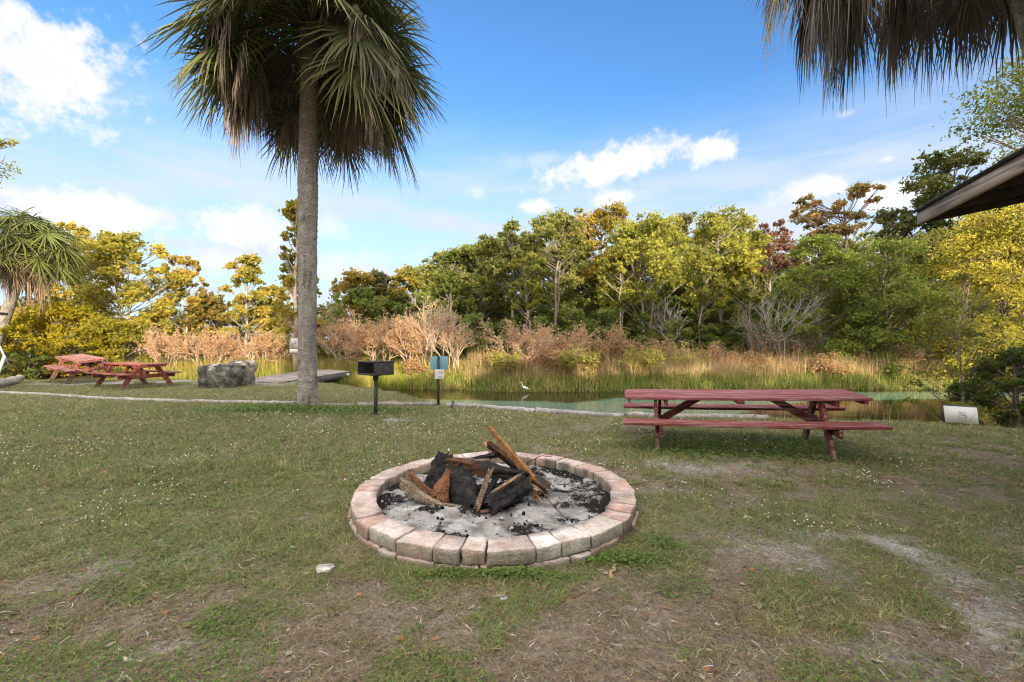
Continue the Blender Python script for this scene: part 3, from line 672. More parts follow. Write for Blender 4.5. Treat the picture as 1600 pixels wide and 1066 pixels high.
def timber(label, pts, r, col, seed, name='landscape_timber', cat='edging timber', lift=.0):
    pts = [np.array([XD(px, 1035 / (py - CY)), 1035 / (py - CY)]) for px, py in pts]; pts = np.array(pts)
    n = 30; k = np.concatenate([[0], np.cumsum(np.linalg.norm(np.diff(pts, axis=0), axis=1))]); u = np.linspace(0, k[-1], n)
    x = np.interp(u, k, pts[:, 0]); y = np.interp(u, k, pts[:, 1]); z = height(x, y) + r * .35 + lift + .012 * np.sin(u * 1.7 + seed)
    m = MB(); cc = lerp(np.array(col) * .75, np.array(col) * 1.15, VN(seed)(u, u * 0, .3))
    m.tube(np.stack([x, y, z], -1), r * (.85 + .3 * VN(seed + 1)(u, u * 0, .5)), 9, cc, jit=.25)
    o = m.build(name, M_wood, smooth=False); tag(o, label, cat, 'timbers edging the lawn' if name == 'landscape_timber' else None); return o
PG = (.40, .37, .35)
timber('pale edging timber running from the left edge of the lawn to the sand', [(-60, 610), (0, 614.5), (95, 620)], .05, PG, 21)
timber('pale edging timber in front of the bright red picnic table', [(97, 620), (200, 625), (298, 628)], .05, PG, 22)
timber('pale edging timber in front of the boulders', [(300, 628), (400, 631), (463, 632.5)], .05, PG, 23)
timber('short half buried edging timber just right of the palm trunk', [(500, 633), (556, 634)], .04, (.33, .31, .28), 24)
timber('dark undercut timber between the grill and the blue sign', [(560, 634), (630, 634), (683, 633)], .065, (.30, .275, .26), 25)
timber('pale grey log edging the water beyond the firewood', [(700, 635), (770, 638.5), (835, 643)], .06, (.40, .38, .40), 26)
timber('grey log edging the water left of the long table', [(838, 643), (900, 647), (975, 651)], .06, (.37, .35, .38), 27)
timber('weathered log edging the water seen beneath the long table', [(978, 650), (1080, 653), (1200, 656)], .06, (.34, .32, .31), 28)
m = MB(); a_ = np.array([XD(-25, 13.2), 13.2]); b_ = np.array([XD(31, 15.9), 15.9]); uu = np.linspace(0, 1, 20)
m.tube(np.stack([a_[0] + (b_[0] - a_[0]) * uu, a_[1] + (b_[1] - a_[1]) * uu, .11 + .05 * uu + .02 * np.sin(uu * 7)], -1), .155 - .03 * uu + .02 * np.sin(uu * 19), 14, (.42, .38, .34), jit=.12)
tag(m.build('fallen_log', M_wood, smooth=True), 'thick pale fallen log lying at the left edge of the lawn', 'log')
twig('stick', 'reddish strip of bark lying in front of the fire pit', [P(875, 942, 2.53), P(897, 934, 2.58), P(914, 926, 2.63)], .007, (.20, .09, .05), 'stick')
twig('stick', 'pale curled bark strip by the front right of the pit', [P(955, 903, 2.79), P(957, 890, 2.87), P(963, 880, 2.97)], .012, (.40, .28, .17), 'stick')
twig('stick', 'long thin straw coloured stick on the right of the lawn', [P(1150, 868, 3.09), P(1185, 878, 3.0), P(1215, 888, 2.92)], .005, (.33, .26, .17), 'stick')
twig('stick', 'dark twig on the lawn left of the small pale stone', [P(425, 884, 2.95), P(450, 876, 3.01), P(490, 873, 3.04)], .004, (.09, .065, .05), 'stick')
twig('stick', 'whitish stick at the lower left of the lawn', [P(192, 1029, 2.08), P(207, 1031, 2.075), P(222, 1034, 2.06)], .008, (.55, .50, .42), 'stick')
twig('stick', 'pale stick on the grass halfway to the left table', [P(233, 848, 3.28), P(258, 843, 3.33)], .009, (.50, .46, .40), 'stick')
twig('stick', 'crooked dark root standing up by the water log', [P(704, 638, 9.9), P(709, 630, 9.95), P(707, 626, 9.9)], .02, (.08, .06, .05), 'stick')

# ------------------------------------------------------------------ dock
NL = P(385, 592, 17.2); NR = P(430, 598, 15.75); FR = P(546, 580, 18.35); FL = P(496, 576, 20.1)
dk = empty('dock', (0, 0, 0)); tag(dk, 'grey boardwalk dock rising out over the water behind the palm', 'dock')
m = MB(); nb = 30
for k in range(nb):
    a0, a1 = (k + .04) / nb, (k + .96) / nb
    q = [NR * (1 - a0) + FR * a0, NR * (1 - a1) + FR * a1, NL * (1 - a1) + FL * a1, NL * (1 - a0) + FL * a0]
    V = np.array(q + [p_ - np.array([0, 0, .04]) for p_ in q]); cc = np.array([.33, .30, .29]) * random.uniform(.85, 1.12)
    m.add(V, np.array([[0, 1, 2, 3], [7, 6, 5, 4], [0, 4, 5, 1], [1, 5, 6, 2], [2, 6, 7, 3], [3, 7, 4, 0]]), cc)
m.build('deck', M_grey, dk)
for (A, B) in ((NR, FR), (NL, FL), (FR, FL)):
    m = MB(); m.beam(A + np.array([0, 0, -.15]), B + np.array([0, 0, -.15]), .05, .2, col=(.10, .105, .12)); m.build('beam', M_grey, dk)
for k in (1., .55, .15):
    for (A, B) in ((NR, FR), (NL, FL)):
        p_ = A + (B - A) * k; m = MB(); m.box((p_[0] + .03, p_[1] - .06, (p_[2] - 1.1) / 2 - .02), (.12, .12, p_[2] + 1.1), col=(.045, .05, .06)); m.build('post', M_grey, dk)
m = MB(); m.box((FR[0] - .05, FR[1] - .135, FR[2] - .13), (.2, .02, .1), col=(.75, .78, .8)); m.build('reflector', M_paint, dk)

# ------------------------------------------------------------------ pavilion roof, right
EA = np.array([4.66, 5.08]); ed = np.array([-.37, -.93]); ed /= np.linalg.norm(ed); rd = np.array([.93, -.37]); rd /= np.linalg.norm(rd)
zb = 2.84; RL, RW = 6.5, 5.0; SL = .17
pv = empty('pavilion', (EA[0] + rd[0] * RW, EA[1] + ed[1] * RL / 2, 0)); tag(pv, 'open pavilion whose weathered roof edge juts in from the right', 'pavilion')
base = np.array(pv.location)
def rp(s, tt, z): q = EA + ed * s + rd * tt; return np.array([q[0], q[1], zb + SL * min(tt, 2 * RW - tt) + z]) - base
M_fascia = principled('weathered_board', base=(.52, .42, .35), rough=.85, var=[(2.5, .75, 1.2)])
nt = M_fascia.node_tree; N = nt.nodes; L = nt.links
bs_ = [x for x in N if x.type == 'BSDF_PRINCIPLED'][0]
tc = N.new('ShaderNodeTexCoord'); mp = N.new('ShaderNodeMapping'); mp.inputs['Rotation'].default_value = (0, 0, -math.atan2(ed[0], -ed[1])); L.new(tc.outputs['Object'], mp.inputs[0])
mp2 = N.new('ShaderNodeMapping'); mp2.inputs['Scale'].default_value = (11, .7, 11); L.new(mp.outputs[0], mp2.inputs[0])
nz = N.new('ShaderNodeTexNoise'); nz.inputs['Scale'].default_value = 1.0; nz.inputs['Detail'].default_value = 1.0; nz.inputs['Distortion'].default_value = .1; L.new(mp2.outputs[0], nz.inputs['Vector'])
wv = N.new('ShaderNodeMath'); wv.operation = 'MULTIPLY'; wv.inputs[1].default_value = 34; L.new(nz.outputs[0], wv.inputs[0])
sn = N.new('ShaderNodeMath'); sn.operation = 'SINE'; L.new(wv.outputs[0], sn.inputs[0])
mr = N.new('ShaderNodeMapRange'); mr.inputs[1].default_value = -1; mr.inputs[2].default_value = 1; mr.inputs[3].default_value = .5; mr.inputs[4].default_value = 1.2; L.new(sn.outputs[0], mr.inputs[0])
old = bs_.inputs['Base Color'].links[0].from_socket; sc_ = N.new('ShaderNodeVectorMath'); sc_.operation = 'SCALE'; L.new(old, sc_.inputs[0]); L.new(mr.outputs[0], sc_.inputs['Scale']); L.new(sc_.outputs[0], bs_.inputs['Base Color'])
m = MB(); m.beam(rp(0, .02, .07), rp(RL, .02, .07), .04, .14, segs=4); m.build('fascia', M_fascia, pv)
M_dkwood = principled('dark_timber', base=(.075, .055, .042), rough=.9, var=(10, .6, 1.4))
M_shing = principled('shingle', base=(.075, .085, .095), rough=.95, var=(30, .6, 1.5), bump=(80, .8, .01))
for s_ in (.02, RL - .02):
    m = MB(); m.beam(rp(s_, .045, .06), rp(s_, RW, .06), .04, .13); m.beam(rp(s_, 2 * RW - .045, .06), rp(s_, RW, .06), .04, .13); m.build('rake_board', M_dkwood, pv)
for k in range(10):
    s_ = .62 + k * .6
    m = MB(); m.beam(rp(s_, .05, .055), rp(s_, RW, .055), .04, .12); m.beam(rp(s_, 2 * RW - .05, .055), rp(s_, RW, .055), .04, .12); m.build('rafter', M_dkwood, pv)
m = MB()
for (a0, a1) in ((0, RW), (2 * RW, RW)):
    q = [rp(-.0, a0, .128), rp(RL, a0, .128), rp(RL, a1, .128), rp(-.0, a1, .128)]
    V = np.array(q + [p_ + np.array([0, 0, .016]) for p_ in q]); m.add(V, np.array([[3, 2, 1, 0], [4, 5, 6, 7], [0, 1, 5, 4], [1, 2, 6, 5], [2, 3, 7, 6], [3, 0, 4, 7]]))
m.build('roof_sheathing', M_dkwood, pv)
m = MB(); ns = 21
for r_ in range(12):
    for k in range(ns):
        s0 = -.04 + (RL + .08) * k / ns; s1_ = -.04 + (RL + .08) * (k + .97) / ns; e = random.uniform(-.012, .006)
        for (sg_, off) in ((1, 0), (-1, 2 * RW)):
            t0 = off + sg_ * (-.045 + r_ * RW / 12 + e); t1 = off + sg_ * min((-.03 + (r_ + 1.06) * RW / 12), RW)
            q = [rp(s0, t0, .152), rp(s1_, t0, .152), rp(s1_, t1, .148), rp(s0, t1, .148)]
            V = np.array(q + [p_ + np.array([0, 0, .011 + random.uniform(0, .006)]) for p_ in q]); m.add(V, np.array([[3, 2, 1, 0], [4, 5, 6, 7], [0, 1, 5, 4], [1, 2, 6, 5], [2, 3, 7, 6], [3, 0, 4, 7]]))
m.build('shingles', M_shing, pv)
for (s_, tt) in ((.5, 1.5), (RL - .5, 1.5), (.5, 2 * RW - 1.5), (RL - .5, 2 * RW - 1.5)):
    q = rp(s_, tt, -.02); m = MB(); m.box((q[0], q[1], q[2] / 2), (.14, .14, q[2])); m.build('post', M_dkwood, pv)

# small shelter whose eave pokes in at the far left
sh = empty('small_shelter', (-17.6, 13.6, 0)); tag(sh, 'low dark roofed shelter reaching in at the left edge', 'shelter')
ez = H + (CY - 490) / F * 14
m = MB(); tip = P(18, 492, 14.4); tip[1] = 13.6
m.beam(np.array([tip[0], tip[1], ez]) - np.array([-17.6, 13.6, 0]), np.array([tip[0] - 1.6, tip[1] - .2, ez + .22]) - np.array([-17.6, 13.6, 0]), 1.6, .07, col=(.1, .09, .085))
m.beam(np.array([tip[0] - 3.2, tip[1], ez]) - np.array([-17.6, 13.6, 0]), np.array([tip[0] - 1.6, tip[1] - .2, ez + .22]) - np.array([-17.6, 13.6, 0]), 1.6, .07, col=(.1, .09, .085)); m.build('roof', M_shing, sh)
for x_ in (-1.3, 1.0 - .8):
    for y_ in (-.9, .9):
        m = MB(); m.box((x_ - .9, y_ * .7 - .7, ez / 2), (.1, .1, ez)); m.build('post', M_dkwood, sh)
# white a-frame swing
sw = empty('swing_frame', (XD(3, 17.2), 17.2, 0)); tag(sw, 'white metal swing frame standing on the sand at the left edge', 'swing')
def swp(px, py, d=17.2): return P(px, py, d) - np.array(sw.location)
m = MB(); m.tube([swp(7, 556), swp(-3, 587)], .05, 8); m.build('leg', M_white, sw, True)
m = MB(); m.tube([swp(8, 558), swp(20, 584, 18)], .022, 8); m.build('leg', M_white, sw, True)
m = MB(); m.tube([swp(7, 557), swp(-2, 538), swp(-60, 536)], .035, 8); m.build('top_bar', M_white, sw, True)
m = MB(); m.tube([swp(-60, 536), swp(-72, 587)], .05, 8); m.build('leg', M_white, sw, True)
m = MB(); m.tube([swp(-60, 536), swp(-50, 584, 18)], .022, 8); m.build('leg', M_white, sw, True)

# ------------------------------------------------------------------ egret
eg = empty('egret', (XD(820, 16.6), 16.6, WATER)); eg.scale = (.66, .66, .66); tag(eg, 'white egret standing in the shallows below the far bank', 'bird')
me = bpy.data.meshes.new('body')
pts = [((.05, 0, .22), .085), ((-.06, 0, .28), .075), ((-.13, 0, .34), .035), ((-.15, 0, .40), .022), ((-.115, 0, .46), .018), ((-.15, 0, .52), .018), ((-.19, 0, .545), .026), ((-.24, 0, .54), .012), ((-.30, 0, .53), .004),
       ((.15, 0, .19), .055), ((.27, 0, .14), .015)]
edg = [(0, 1), (1, 2), (2, 3), (3, 4), (4, 5), (5, 6), (6, 7), (7, 8), (0, 9), (9, 10)]
me.from_pydata([p_[0] for p_ in pts], edg, [])
bo = bpy.data.objects.new('body', me); COL.objects.link(bo); bo.parent = eg
sk = bo.modifiers.new('s', 'SKIN'); ss = bo.modifiers.new('u', 'SUBSURF'); ss.levels = 2; ss.render_levels = 2
for k, p_ in enumerate(pts): me.skin_vertices[0].data[k].radius = (p_[1], p_[1])
me.skin_vertices[0].data[0].use_root = True
me.materials.append(principled('white_feather', base=(.8, .8, .78), rough=.8))
for sx in (-.03, .03):
    m = MB(); m.tube([(.05, sx, -.2), (.045, sx, -.02), (.05, sx, .16)], .007, 6, (.03, .03, .03)); m.build('leg', M_litter, eg)

# ------------------------------------------------------------------ trees
def unit(v): return v / (np.linalg.norm(v, axis=-1, keepdims=True) + 1e-9)
def leaf_quads(C, s, up=.35, asp=.6, g=rng):
    n = len(C); a = unit(g.normal(0, 1, (n, 3))); nrm = unit(g.normal(0, 1, (n, 3)) + np.array([0, 0, up * 2]))
    a = unit(a - (a * nrm).sum(1)[:, None] * nrm); b = np.cross(nrm, a)
    s = np.broadcast_to(s, (n,)) * g.uniform(.6, 1.4, n)
    a = a * s[:, None]; b = b * (s * asp)[:, None]
    V = np.stack([C - a, C - a * .1 + b, C + a, C - a * .1 - b], 1).reshape(-1, 3)
    return V, (np.arange(n) * 4)[:, None] + np.array([[0, 1, 2, 3]])

def tree_mesh(kind, h, w, nleaf, s, c0, c1, seed, trunkcol=(.22, .18, .15), tr=None, crown0=.25, clumps=18, lean=0, accent=None, stems=1):
    """returns (trunk object, crown object) unlinked-from-parent meshes, base at origin"""
    g = np.random.default_rng(seed); tm = MB(); rt = tr or max(.07, h * .014); clumps = int(clumps * 2.3)
    c0 = np.array(c0); c1 = np.array(c1)
    # clump centres
    cs = []; rad = []
    for k in range(clumps):
        if kind == 'broad':
            z = crown0 + (1 - crown0) * g.random() ** .8; t_ = (z - crown0) / (1 - crown0)
            ro = w / 2 * math.sqrt(max(.05, 1 - (2 * t_ - .85) ** 2 / 1.5)) * (.25 + .7 * math.sqrt(g.random())) if k > 1 else w * .08
            r = w * g.uniform(.06, .155)
        elif kind == 'feather':
            z = crown0 + (1 - crown0) * g.random(); t_ = (z - crown0) / (1 - crown0)
            ro = w / 2 * (1.02 - .72 * t_ ** 1.4) * (.3 + .7 * math.sqrt(g.random())); r = w * g.uniform(.06, .14)
        elif kind == 'pine':
            z = crown0 + (1 - crown0) * g.random() ** .6; t_ = (z - crown0) / (1 - crown0)
            ro = w / 2 * (1.0 - .45 * abs(t_ - .6)) * g.random() ** .5; r = w * g.uniform(.05, .12)
        else:  # narrow
            z = crown0 + (1 - crown0) * g.random(); t_ = (z - crown0) / (1 - crown0)
            ro = w / 2 * (1.05 - .8 * t_) * g.random() ** .5; r = w * g.uniform(.08, .18)
        a = g.uniform(0, 2 * math.pi)
        cs.append([ro * math.cos(a) + lean * z * h, ro * math.sin(a), min(z * h, h - r * .5)]); rad.append(r)
    for k in range(3):
        if kind in ('broad', 'narrow'): cs.append([g.normal(0, w * .16) + lean * h, g.normal(0, w * .16), h * g.uniform(.93, .99)]); rad.append(w * .06)
    cs = np.array(cs); rad = np.array(rad)
    for sI in range(stems):
        u = np.linspace(0, 1, 9); off = (sI - (stems - 1) / 2) * w * .12; wa = g.normal(0, .02 * h, (9, 2)); wa[0] = 0
        wa = np.cumsum(wa, 0) * .45
        x = lean * u * h + wa[:, 0] + off * (0.4 + u); y = wa[:, 1] + off * .3; topz = h * (.93 if kind != 'broad' else .8) / (1 + .1 * sI)
        tc_ = np.array(trunkcol) * g.uniform(.85, 1.15)
        tm.tube(np.stack([x, y, u * topz - .25 * (u == 0)], -1), rt * (1.15 - u * .95) * (1 if sI == 0 else .8), 7, tc_)
        for k in range(sI, len(cs), stems):
            c = cs[k]; zz0 = max(.12 * h, c[2] - max(.12 * h, np.hypot(c[0] - lean * c[2], c[1]) * g.uniform(.5, .95)))
            uu = zz0 / topz; b0 = np.array([np.interp(uu, u, x), np.interp(uu, u, y), zz0]); md = (b0 + c) / 2 + np.array([0, 0, (-.06 if kind != 'broad' else -.02) * h * .5])
            tt = np.linspace(0, 1, 5)[:, None]; pp = b0 * (1 - tt) ** 2 + md * 2 * tt * (1 - tt) + c * tt ** 2
            tm.tube(pp, np.linspace(rt * .30, rt * .08, 5), 4, tc_ * (.8 if kind != 'pine' else 1), cap=False)
            for q in range(3):
                e = c + unit(g.normal(0, 1, 3)) * rad[k] * .9; tm.tube([c * .6 + b0 * .4, (c + e) / 2, e], [rt * .11, rt * .07, rt * .04], 3, tc_, cap=False)
    wts = rad ** 2 / (rad ** 2).sum(); Cn = []; cl = []
    for k in range(len(cs)):
        n = int(nleaf * wts[k]);
        sub = max(4, int(n / 26)); sc_ = unit(g.normal(0, 1, (sub, 3))) * (g.random((sub, 1)) ** .4) * rad[k]
        sc_[:, 2] *= {'broad': .8, 'feather': .42, 'pine': .4}.get(kind, .8)
        pick = g.integers(0, sub, n); rr = rad[k] * (.20 if kind != 'feather' else .26)
        pts = sc_[pick] + g.normal(0, 1, (n, 3)) * rr * np.array([1, 1, .55 if kind != 'feather' else .35])
        stray = g.random(n) < .16; pts[stray] += g.normal(0, 1, (stray.sum(), 3)) * rad[k] * .26
        if kind == 'feather': pts[:, 2] -= .35 * (pts[:, 0] ** 2 + pts[:, 1] ** 2) / max(rad[k], .1)
        Cn.append(cs[k] + pts)
        t_ = np.clip(g.random() * .45 + g.random((n, 1)) * .4 + g.random(sub)[pick][:, None] * .4 - .12, 0, 1)
        cc = c0 * (1 - t_) + c1 * t_
        if accent is not None:
            am = (g.random(sub)[pick] < .16) | (g.random(n) < .05); cc[am] = np.array(accent) * g.uniform(.7, 1.2, (am.sum(), 1))
        cl.append(cc)
    Cn = np.concatenate(Cn); cl = np.concatenate(cl); Cn[:, 2] = np.maximum(Cn[:, 2], .05)
    V, Q = leaf_quads(Cn, s, .08, .62, g)
    return tm, (V, Q, np.repeat(cl, 4, 0))

def tree(name, label, px, d, top, wpx, kind, nleaf, s, c0, c1, seed, cat='tree', parts=('trunk', 'crown'), group=None, **kw):
    nleaf = int(nleaf * 1.45); s = s * .80
    x = XD(px, d); zg = float(height(x, d)); h = H + (CY - top) / F * d - zg; w = wpx / F * d
    tm_, (V, Q, C) = tree_mesh(kind, h, w, nleaf, s, c0, c1, seed, **kw)
    r = empty(name, (x, d, zg)); tag(r, label, cat, group)
    tm_.build(parts[0], M_bark, r, True); mk(parts[1], V, Q, M_leaf, r, C)
    return r
def clone(root, loc, rz, sc, label=None, group=None):
    c = root.copy(); COL.objects.link(c); c.location = loc; c.rotation_euler = (0, 0, rz); c.scale = sc
    if label: c['label'] = label
    if group: c['group'] = group
    for ch in root.children:
        q = ch.copy(); COL.objects.link(q); q.parent = c
    return c

GRN0, GRN1 = (.09, .13, .025), (.24, .27, .06)
YG0, YG1 = (.20, .24, .04), (.54, .50, .10)
GOLD0, GOLD1 = (.32, .27, .05), (.68, .50, .11)
DK0, DK1 = (.085, .125, .03), (.20, .24, .065)
YEL0, YEL1 = (.34, .34, .05), (.74, .61, .10)
PALE = (.42, .37, .31)
T = tree
T('tree', 'tall dark leafed tree rising above the pavilion roof at the right edge', 1712, 21, 60, 330, 'broad', 15000, .10, DK0, GRN1, 31, crown0=.35, clumps=34)
T('tree', 'loose crowned green tree showing just above the pavilion eave', 1492, 27, 238, 130, 'broad', 7000, .12, GRN0, (.22, .22, .07), 32, crown0=.55, clumps=15)
T('cypress_tree', 'bright yellow feathery cypress hanging over the water at the right', 1565, 19.2, 318, 270, 'feather', 26000, .075, YEL0, YEL1, 33, crown0=.03, clumps=62, accent=(.16, .17, .03))
T('cypress_tree', 'dark green spreading cypress left of the yellow one', 1385, 20.6, 372, 200, 'feather', 17000, .075, (.11, .165, .03), (.32, .36, .08), 34, crown0=.05, clumps=48)
T('cypress_tree', 'dark green low cypress behind the golden grass, beneath the tall pine', 1282, 21.6, 368, 170, 'feather', 14000, .08, (.11, .16, .03), (.30, .36, .07), 35, crown0=.05, clumps=40)
T('cypress_tree', 'small olive cypress right of the bare grey tree', 1455, 23.2, 358, 130, 'feather', 9000, .08, (.12, .15, .03), (.34, .33, .08), 135, crown0=.15, clumps=28)
T('pine_tree', 'tall flat topped rusty pine standing above the dark cypresses', 1310, 30, 300, 125, 'pine', 4200, .13, (.20, .21, .06), (.48, .34, .14), 36, crown0=.62, clumps=17, trunkcol=(.2, .15, .12), accent=(.50, .27, .12))
T('tree', 'greyish green loose tree right of the flat topped pine', 1408, 29, 322, 100, 'broad', 6000, .12, (.10, .13, .05), (.26, .26, .11), 37, crown0=.5, clumps=16)
T('tree', 'tree with a small wine red crown between the pine and the green trees', 1203, 27, 344, 78, 'broad', 2600, .11, (.17, .085, .06), (.34, .18, .12), 38, crown0=.62, clumps=13, trunkcol=PALE, lean=.06)
T('tree', 'rounded green tree with yellow tips left of the red crowned tree', 1128, 26, 334, 125, 'broad', 10000, .11, (.15, .19, .04), YG1, 39, tr=.12, crown0=.42, clumps=24, trunkcol=PALE, stems=2)
T('tree', 'thin topped grey green tree behind the two rounded yellow green trees', 1062, 31, 338, 90, 'broad', 5000, .12, (.12, .13, .05), (.30, .27, .13), 40, crown0=.5, clumps=16)
T('tree', 'wide yellow green tree with two pale forked trunks', 1012, 24.4, 345, 150, 'broad', 12000, .105, (.15, .20, .04), YG1, 41, tr=.13, crown0=.40, clumps=28, trunkcol=PALE, stems=2)
T('tree', 'very tall tree with an orange yellow top and pale trunk', 940, 28.5, 322, 105, 'broad', 8000, .12, (.22, .19, .035), (.5, .36, .06), 42, crown0=.42, clumps=20, trunkcol=PALE)
T('tree', 'tall green tree with spiky top and bare lower trunk', 866, 26, 336, 105, 'broad', 8500, .11, (.14, .18, .045), (.44, .42, .12), 43, tr=.12, crown0=.45, clumps=24, trunkcol=(.33, .28, .23), stems=2)
T('tree', 'slender pale stemmed tree with a small round top', 796, 25.5, 350, 62, 'broad', 3200, .10, (.13, .17, .045), (.38, .38, .12), 44, crown0=.55, clumps=14, trunkcol=(.34, .30, .27))
T('tree', 'dark tree under the slender pale stemmed one', 752, 27, 378, 110, 'broad', 9000, .11, (.10, .14, .03), (.36, .35, .09), 45, trunkcol=(.34, .30, .27), crown0=.28, clumps=28)
T('tree', 'vine covered dark tree at the left end of the tall wood', 700, 26, 392, 80, 'narrow', 7500, .10, DK0, GRN1, 46, crown0=.1, clumps=24)
T('tree', 'low round tree with one golden tuft, left of the vine covered tree', 648, 29, 424, 95, 'broad', 6500, .12, (.10, .14, .03), (.42, .38, .09), 47, crown0=.2, clumps=20, accent=(.5, .37, .06))
T('tree', 'grey green low tree right of the golden tree beyond the grill', 602, 30, 428, 80, 'broad', 5000, .12, (.07, .09, .035), (.2, .19, .08), 48, crown0=.2, clumps=18)
T('tree', 'golden brown round tree seen above the grill, right of the palm trunk', 560, 28, 430, 90, 'broad', 6500, .12, GOLD0, (.48, .33, .08), 49, crown0=.2, clumps=20)
T('tree', 'tall thin golden tree with pale trunk just behind the palm trunk', 463, 19.9, 318, 72, 'narrow', 6500, .10, YG0, (.60, .44, .08), 50, crown0=.25, clumps=30, trunkcol=(.55, .46, .36), tr=.11)
T('tree', 'yellow green tree with open layered boughs left of the palm trunk', 383, 25.5, 398, 80, 'feather', 6000, .11, YG0, GOLD1, 51, crown0=.12, clumps=30, trunkcol=PALE)
T('tree', 'narrow orange gold tree right of the big spreading tree', 288, 26, 402, 76, 'broad', 6000, .11, GOLD0, GOLD1, 52, crown0=.25, clumps=20, trunkcol=PALE)
T('tree', 'big spreading green and gold tree behind the left tables', 200, 24.4, 368, 135, 'broad', 13000, .105, (.18, .21, .04), (.66, .54, .09), 53, crown0=.14, clumps=34, trunkcol=PALE, stems=2)
T('tree', 'pale gold tree partly behind the small palm at the left', 112, 27, 352, 90, 'broad', 6000, .12, YG0, GOLD1, 54, crown0=.3, clumps=18)
T('tree', 'small brown gold tree between the gold tree and the layered one', 332, 27, 462, 80, 'broad', 4500, .12, (.16, .14, .035), (.42, .3, .08), 55, crown0=.1, clumps=16)
T('tree', 'low yellow bush like tree right of the layered tree', 428, 27, 448, 70, 'broad', 5000, .12, YG0, GOLD1, 56, crown0=.05, clumps=18)
T('young_cypress', 'young feathery cypress standing behind the white board at the water', 1499, 9.6, 425, 150, 'feather', 3200, .035, (.08, .11, .02), (.28, .27, .05), 57, crown0=.22, clumps=24, trunkcol=(.24, .2, .17), tr=.035)
T('tree', 'slim pale trunked tree leaning between the spiky green tree and the slender round topped one', 832, 24.2, 398, 60, 'broad', 3400, .10, (.13, .17, .04), YG1, 143, tr=.07, crown0=.5, clumps=14, trunkcol=PALE, lean=-.06)
T('tree', 'slim forked tree with pale bark just left of the wide yellow green tree', 968, 23.8, 392, 70, 'broad', 4200, .10, (.14, .18, .04), YG1, 144, tr=.07, crown0=.45, clumps=16, trunkcol=PALE, stems=2)
T('tree', 'slim pale tree bending right, in front of the rounded green tree with yellow tips', 1092, 23.6, 402, 64, 'broad', 3600, .10, (.13, .17, .04), YG1, 145, tr=.07, crown0=.48, clumps=14, trunkcol=PALE, lean=.07)
T('tree', 'small yellow green tree under the wine red crown', 1172, 24.0, 405, 70, 'broad', 4200, .10, (.16, .19, .04), YG1, 146, tr=.06, crown0=.4, clumps=16, trunkcol=PALE)
SB = dict(cat='shrub', parts=('stem', 'foliage'))
T('shrub', 'dark green bush at the right edge beside the white board', 1590, 9.0, 545, 150, 'broad', 15000, .036, (.06, .09, .022), (.14, .19, .045), 58, crown0=.05, clumps=22, **SB)
T('shrub', 'brilliant yellow green bush behind the farthest tilted table', 88, 20.5, 478, 130, 'broad', 12000, .075, (.26, .25, .02), (.58, .46, .04), 59, crown0=.02, clumps=30, **SB)
T('shrub', 'bright yellow bush at the left edge under the small palm', 10, 20, 500, 110, 'broad', 9000, .075, (.3, .27, .02), (.62, .50, .05), 60, crown0=.02, clumps=24, **SB)
T('shrub', 'green yellow bush between the left tables and the spreading tree', 190, 21.5, 500, 120, 'broad', 8000, .08, (.14, .17, .02), (.46, .38, .05), 61, crown0=.02, clumps=22, **SB)
T('shrub', 'low dark bush behind the fallen log at the left', 40, 18.6, 548, 70, 'broad', 3500, .06, DK0, GRN1, 62, crown0=.02, clumps=14, **SB)
T('shrub', 'olive bush across the water between the palm and the grill', 505, 22.0, 500, 50, 'narrow', 3500, .07, YG0, YG1, 63, crown0=.02, clumps=14, **SB)
T('shrub', 'small yellow green bush among the pink twigs above the grill', 588, 20.2, 512, 42, 'narrow', 2600, .06, YG0, (.5, .42, .05), 64, crown0=.02, clumps=12, **SB)

# dark thicket behind the twigs: individual shrubs of one look
us = None; g2 = np.random.default_rng(77)
for k, px in enumerate(list(range(560, 1480, 38))):
    d = 26.6 + 2.2 * (k % 3) * .5 + g2.uniform(-.4, .4); x = XD(px, d); z = float(height(x, d)); sc = g2.uniform(.85, 1.2)
    if us is None:
        us = T('thicket_shrub', 'dense dark green shrub of the thicket below the tall trees on the far bank', px, d, 452, 95, 'broad', 6000, .10, (.13, .19, .04), (.32, .38, .10), 70, crown0=.02, clumps=20, group='thicket shrubs on the far bank', **SB)
        us2 = T('thicket_shrub', 'dense dark green shrub of the thicket below the tall trees on the far bank', px + 21, d + 1, 462, 90, 'feather', 6000, .09, (.13, .18, .045), (.32, .37, .10), 71, crown0=.02, clumps=26, group='thicket shrubs on the far bank', **SB)
    else:
        clone(us if k % 2 else us2, (x, d, z), g2.uniform(0, 6.28), (sc, sc, sc * g2.uniform(.8, 1.1)))
for k, px in enumerate(list(range(585, 1190, 52))):
    d = 22.5 + (k % 3) * .5; x = XD(px, d); sc = g2.uniform(.5, .68)
    clone(us if k % 2 else us2, (x, d, float(height(x, d))), g2.uniform(0, 6.28), (sc, sc, sc * 1.05))
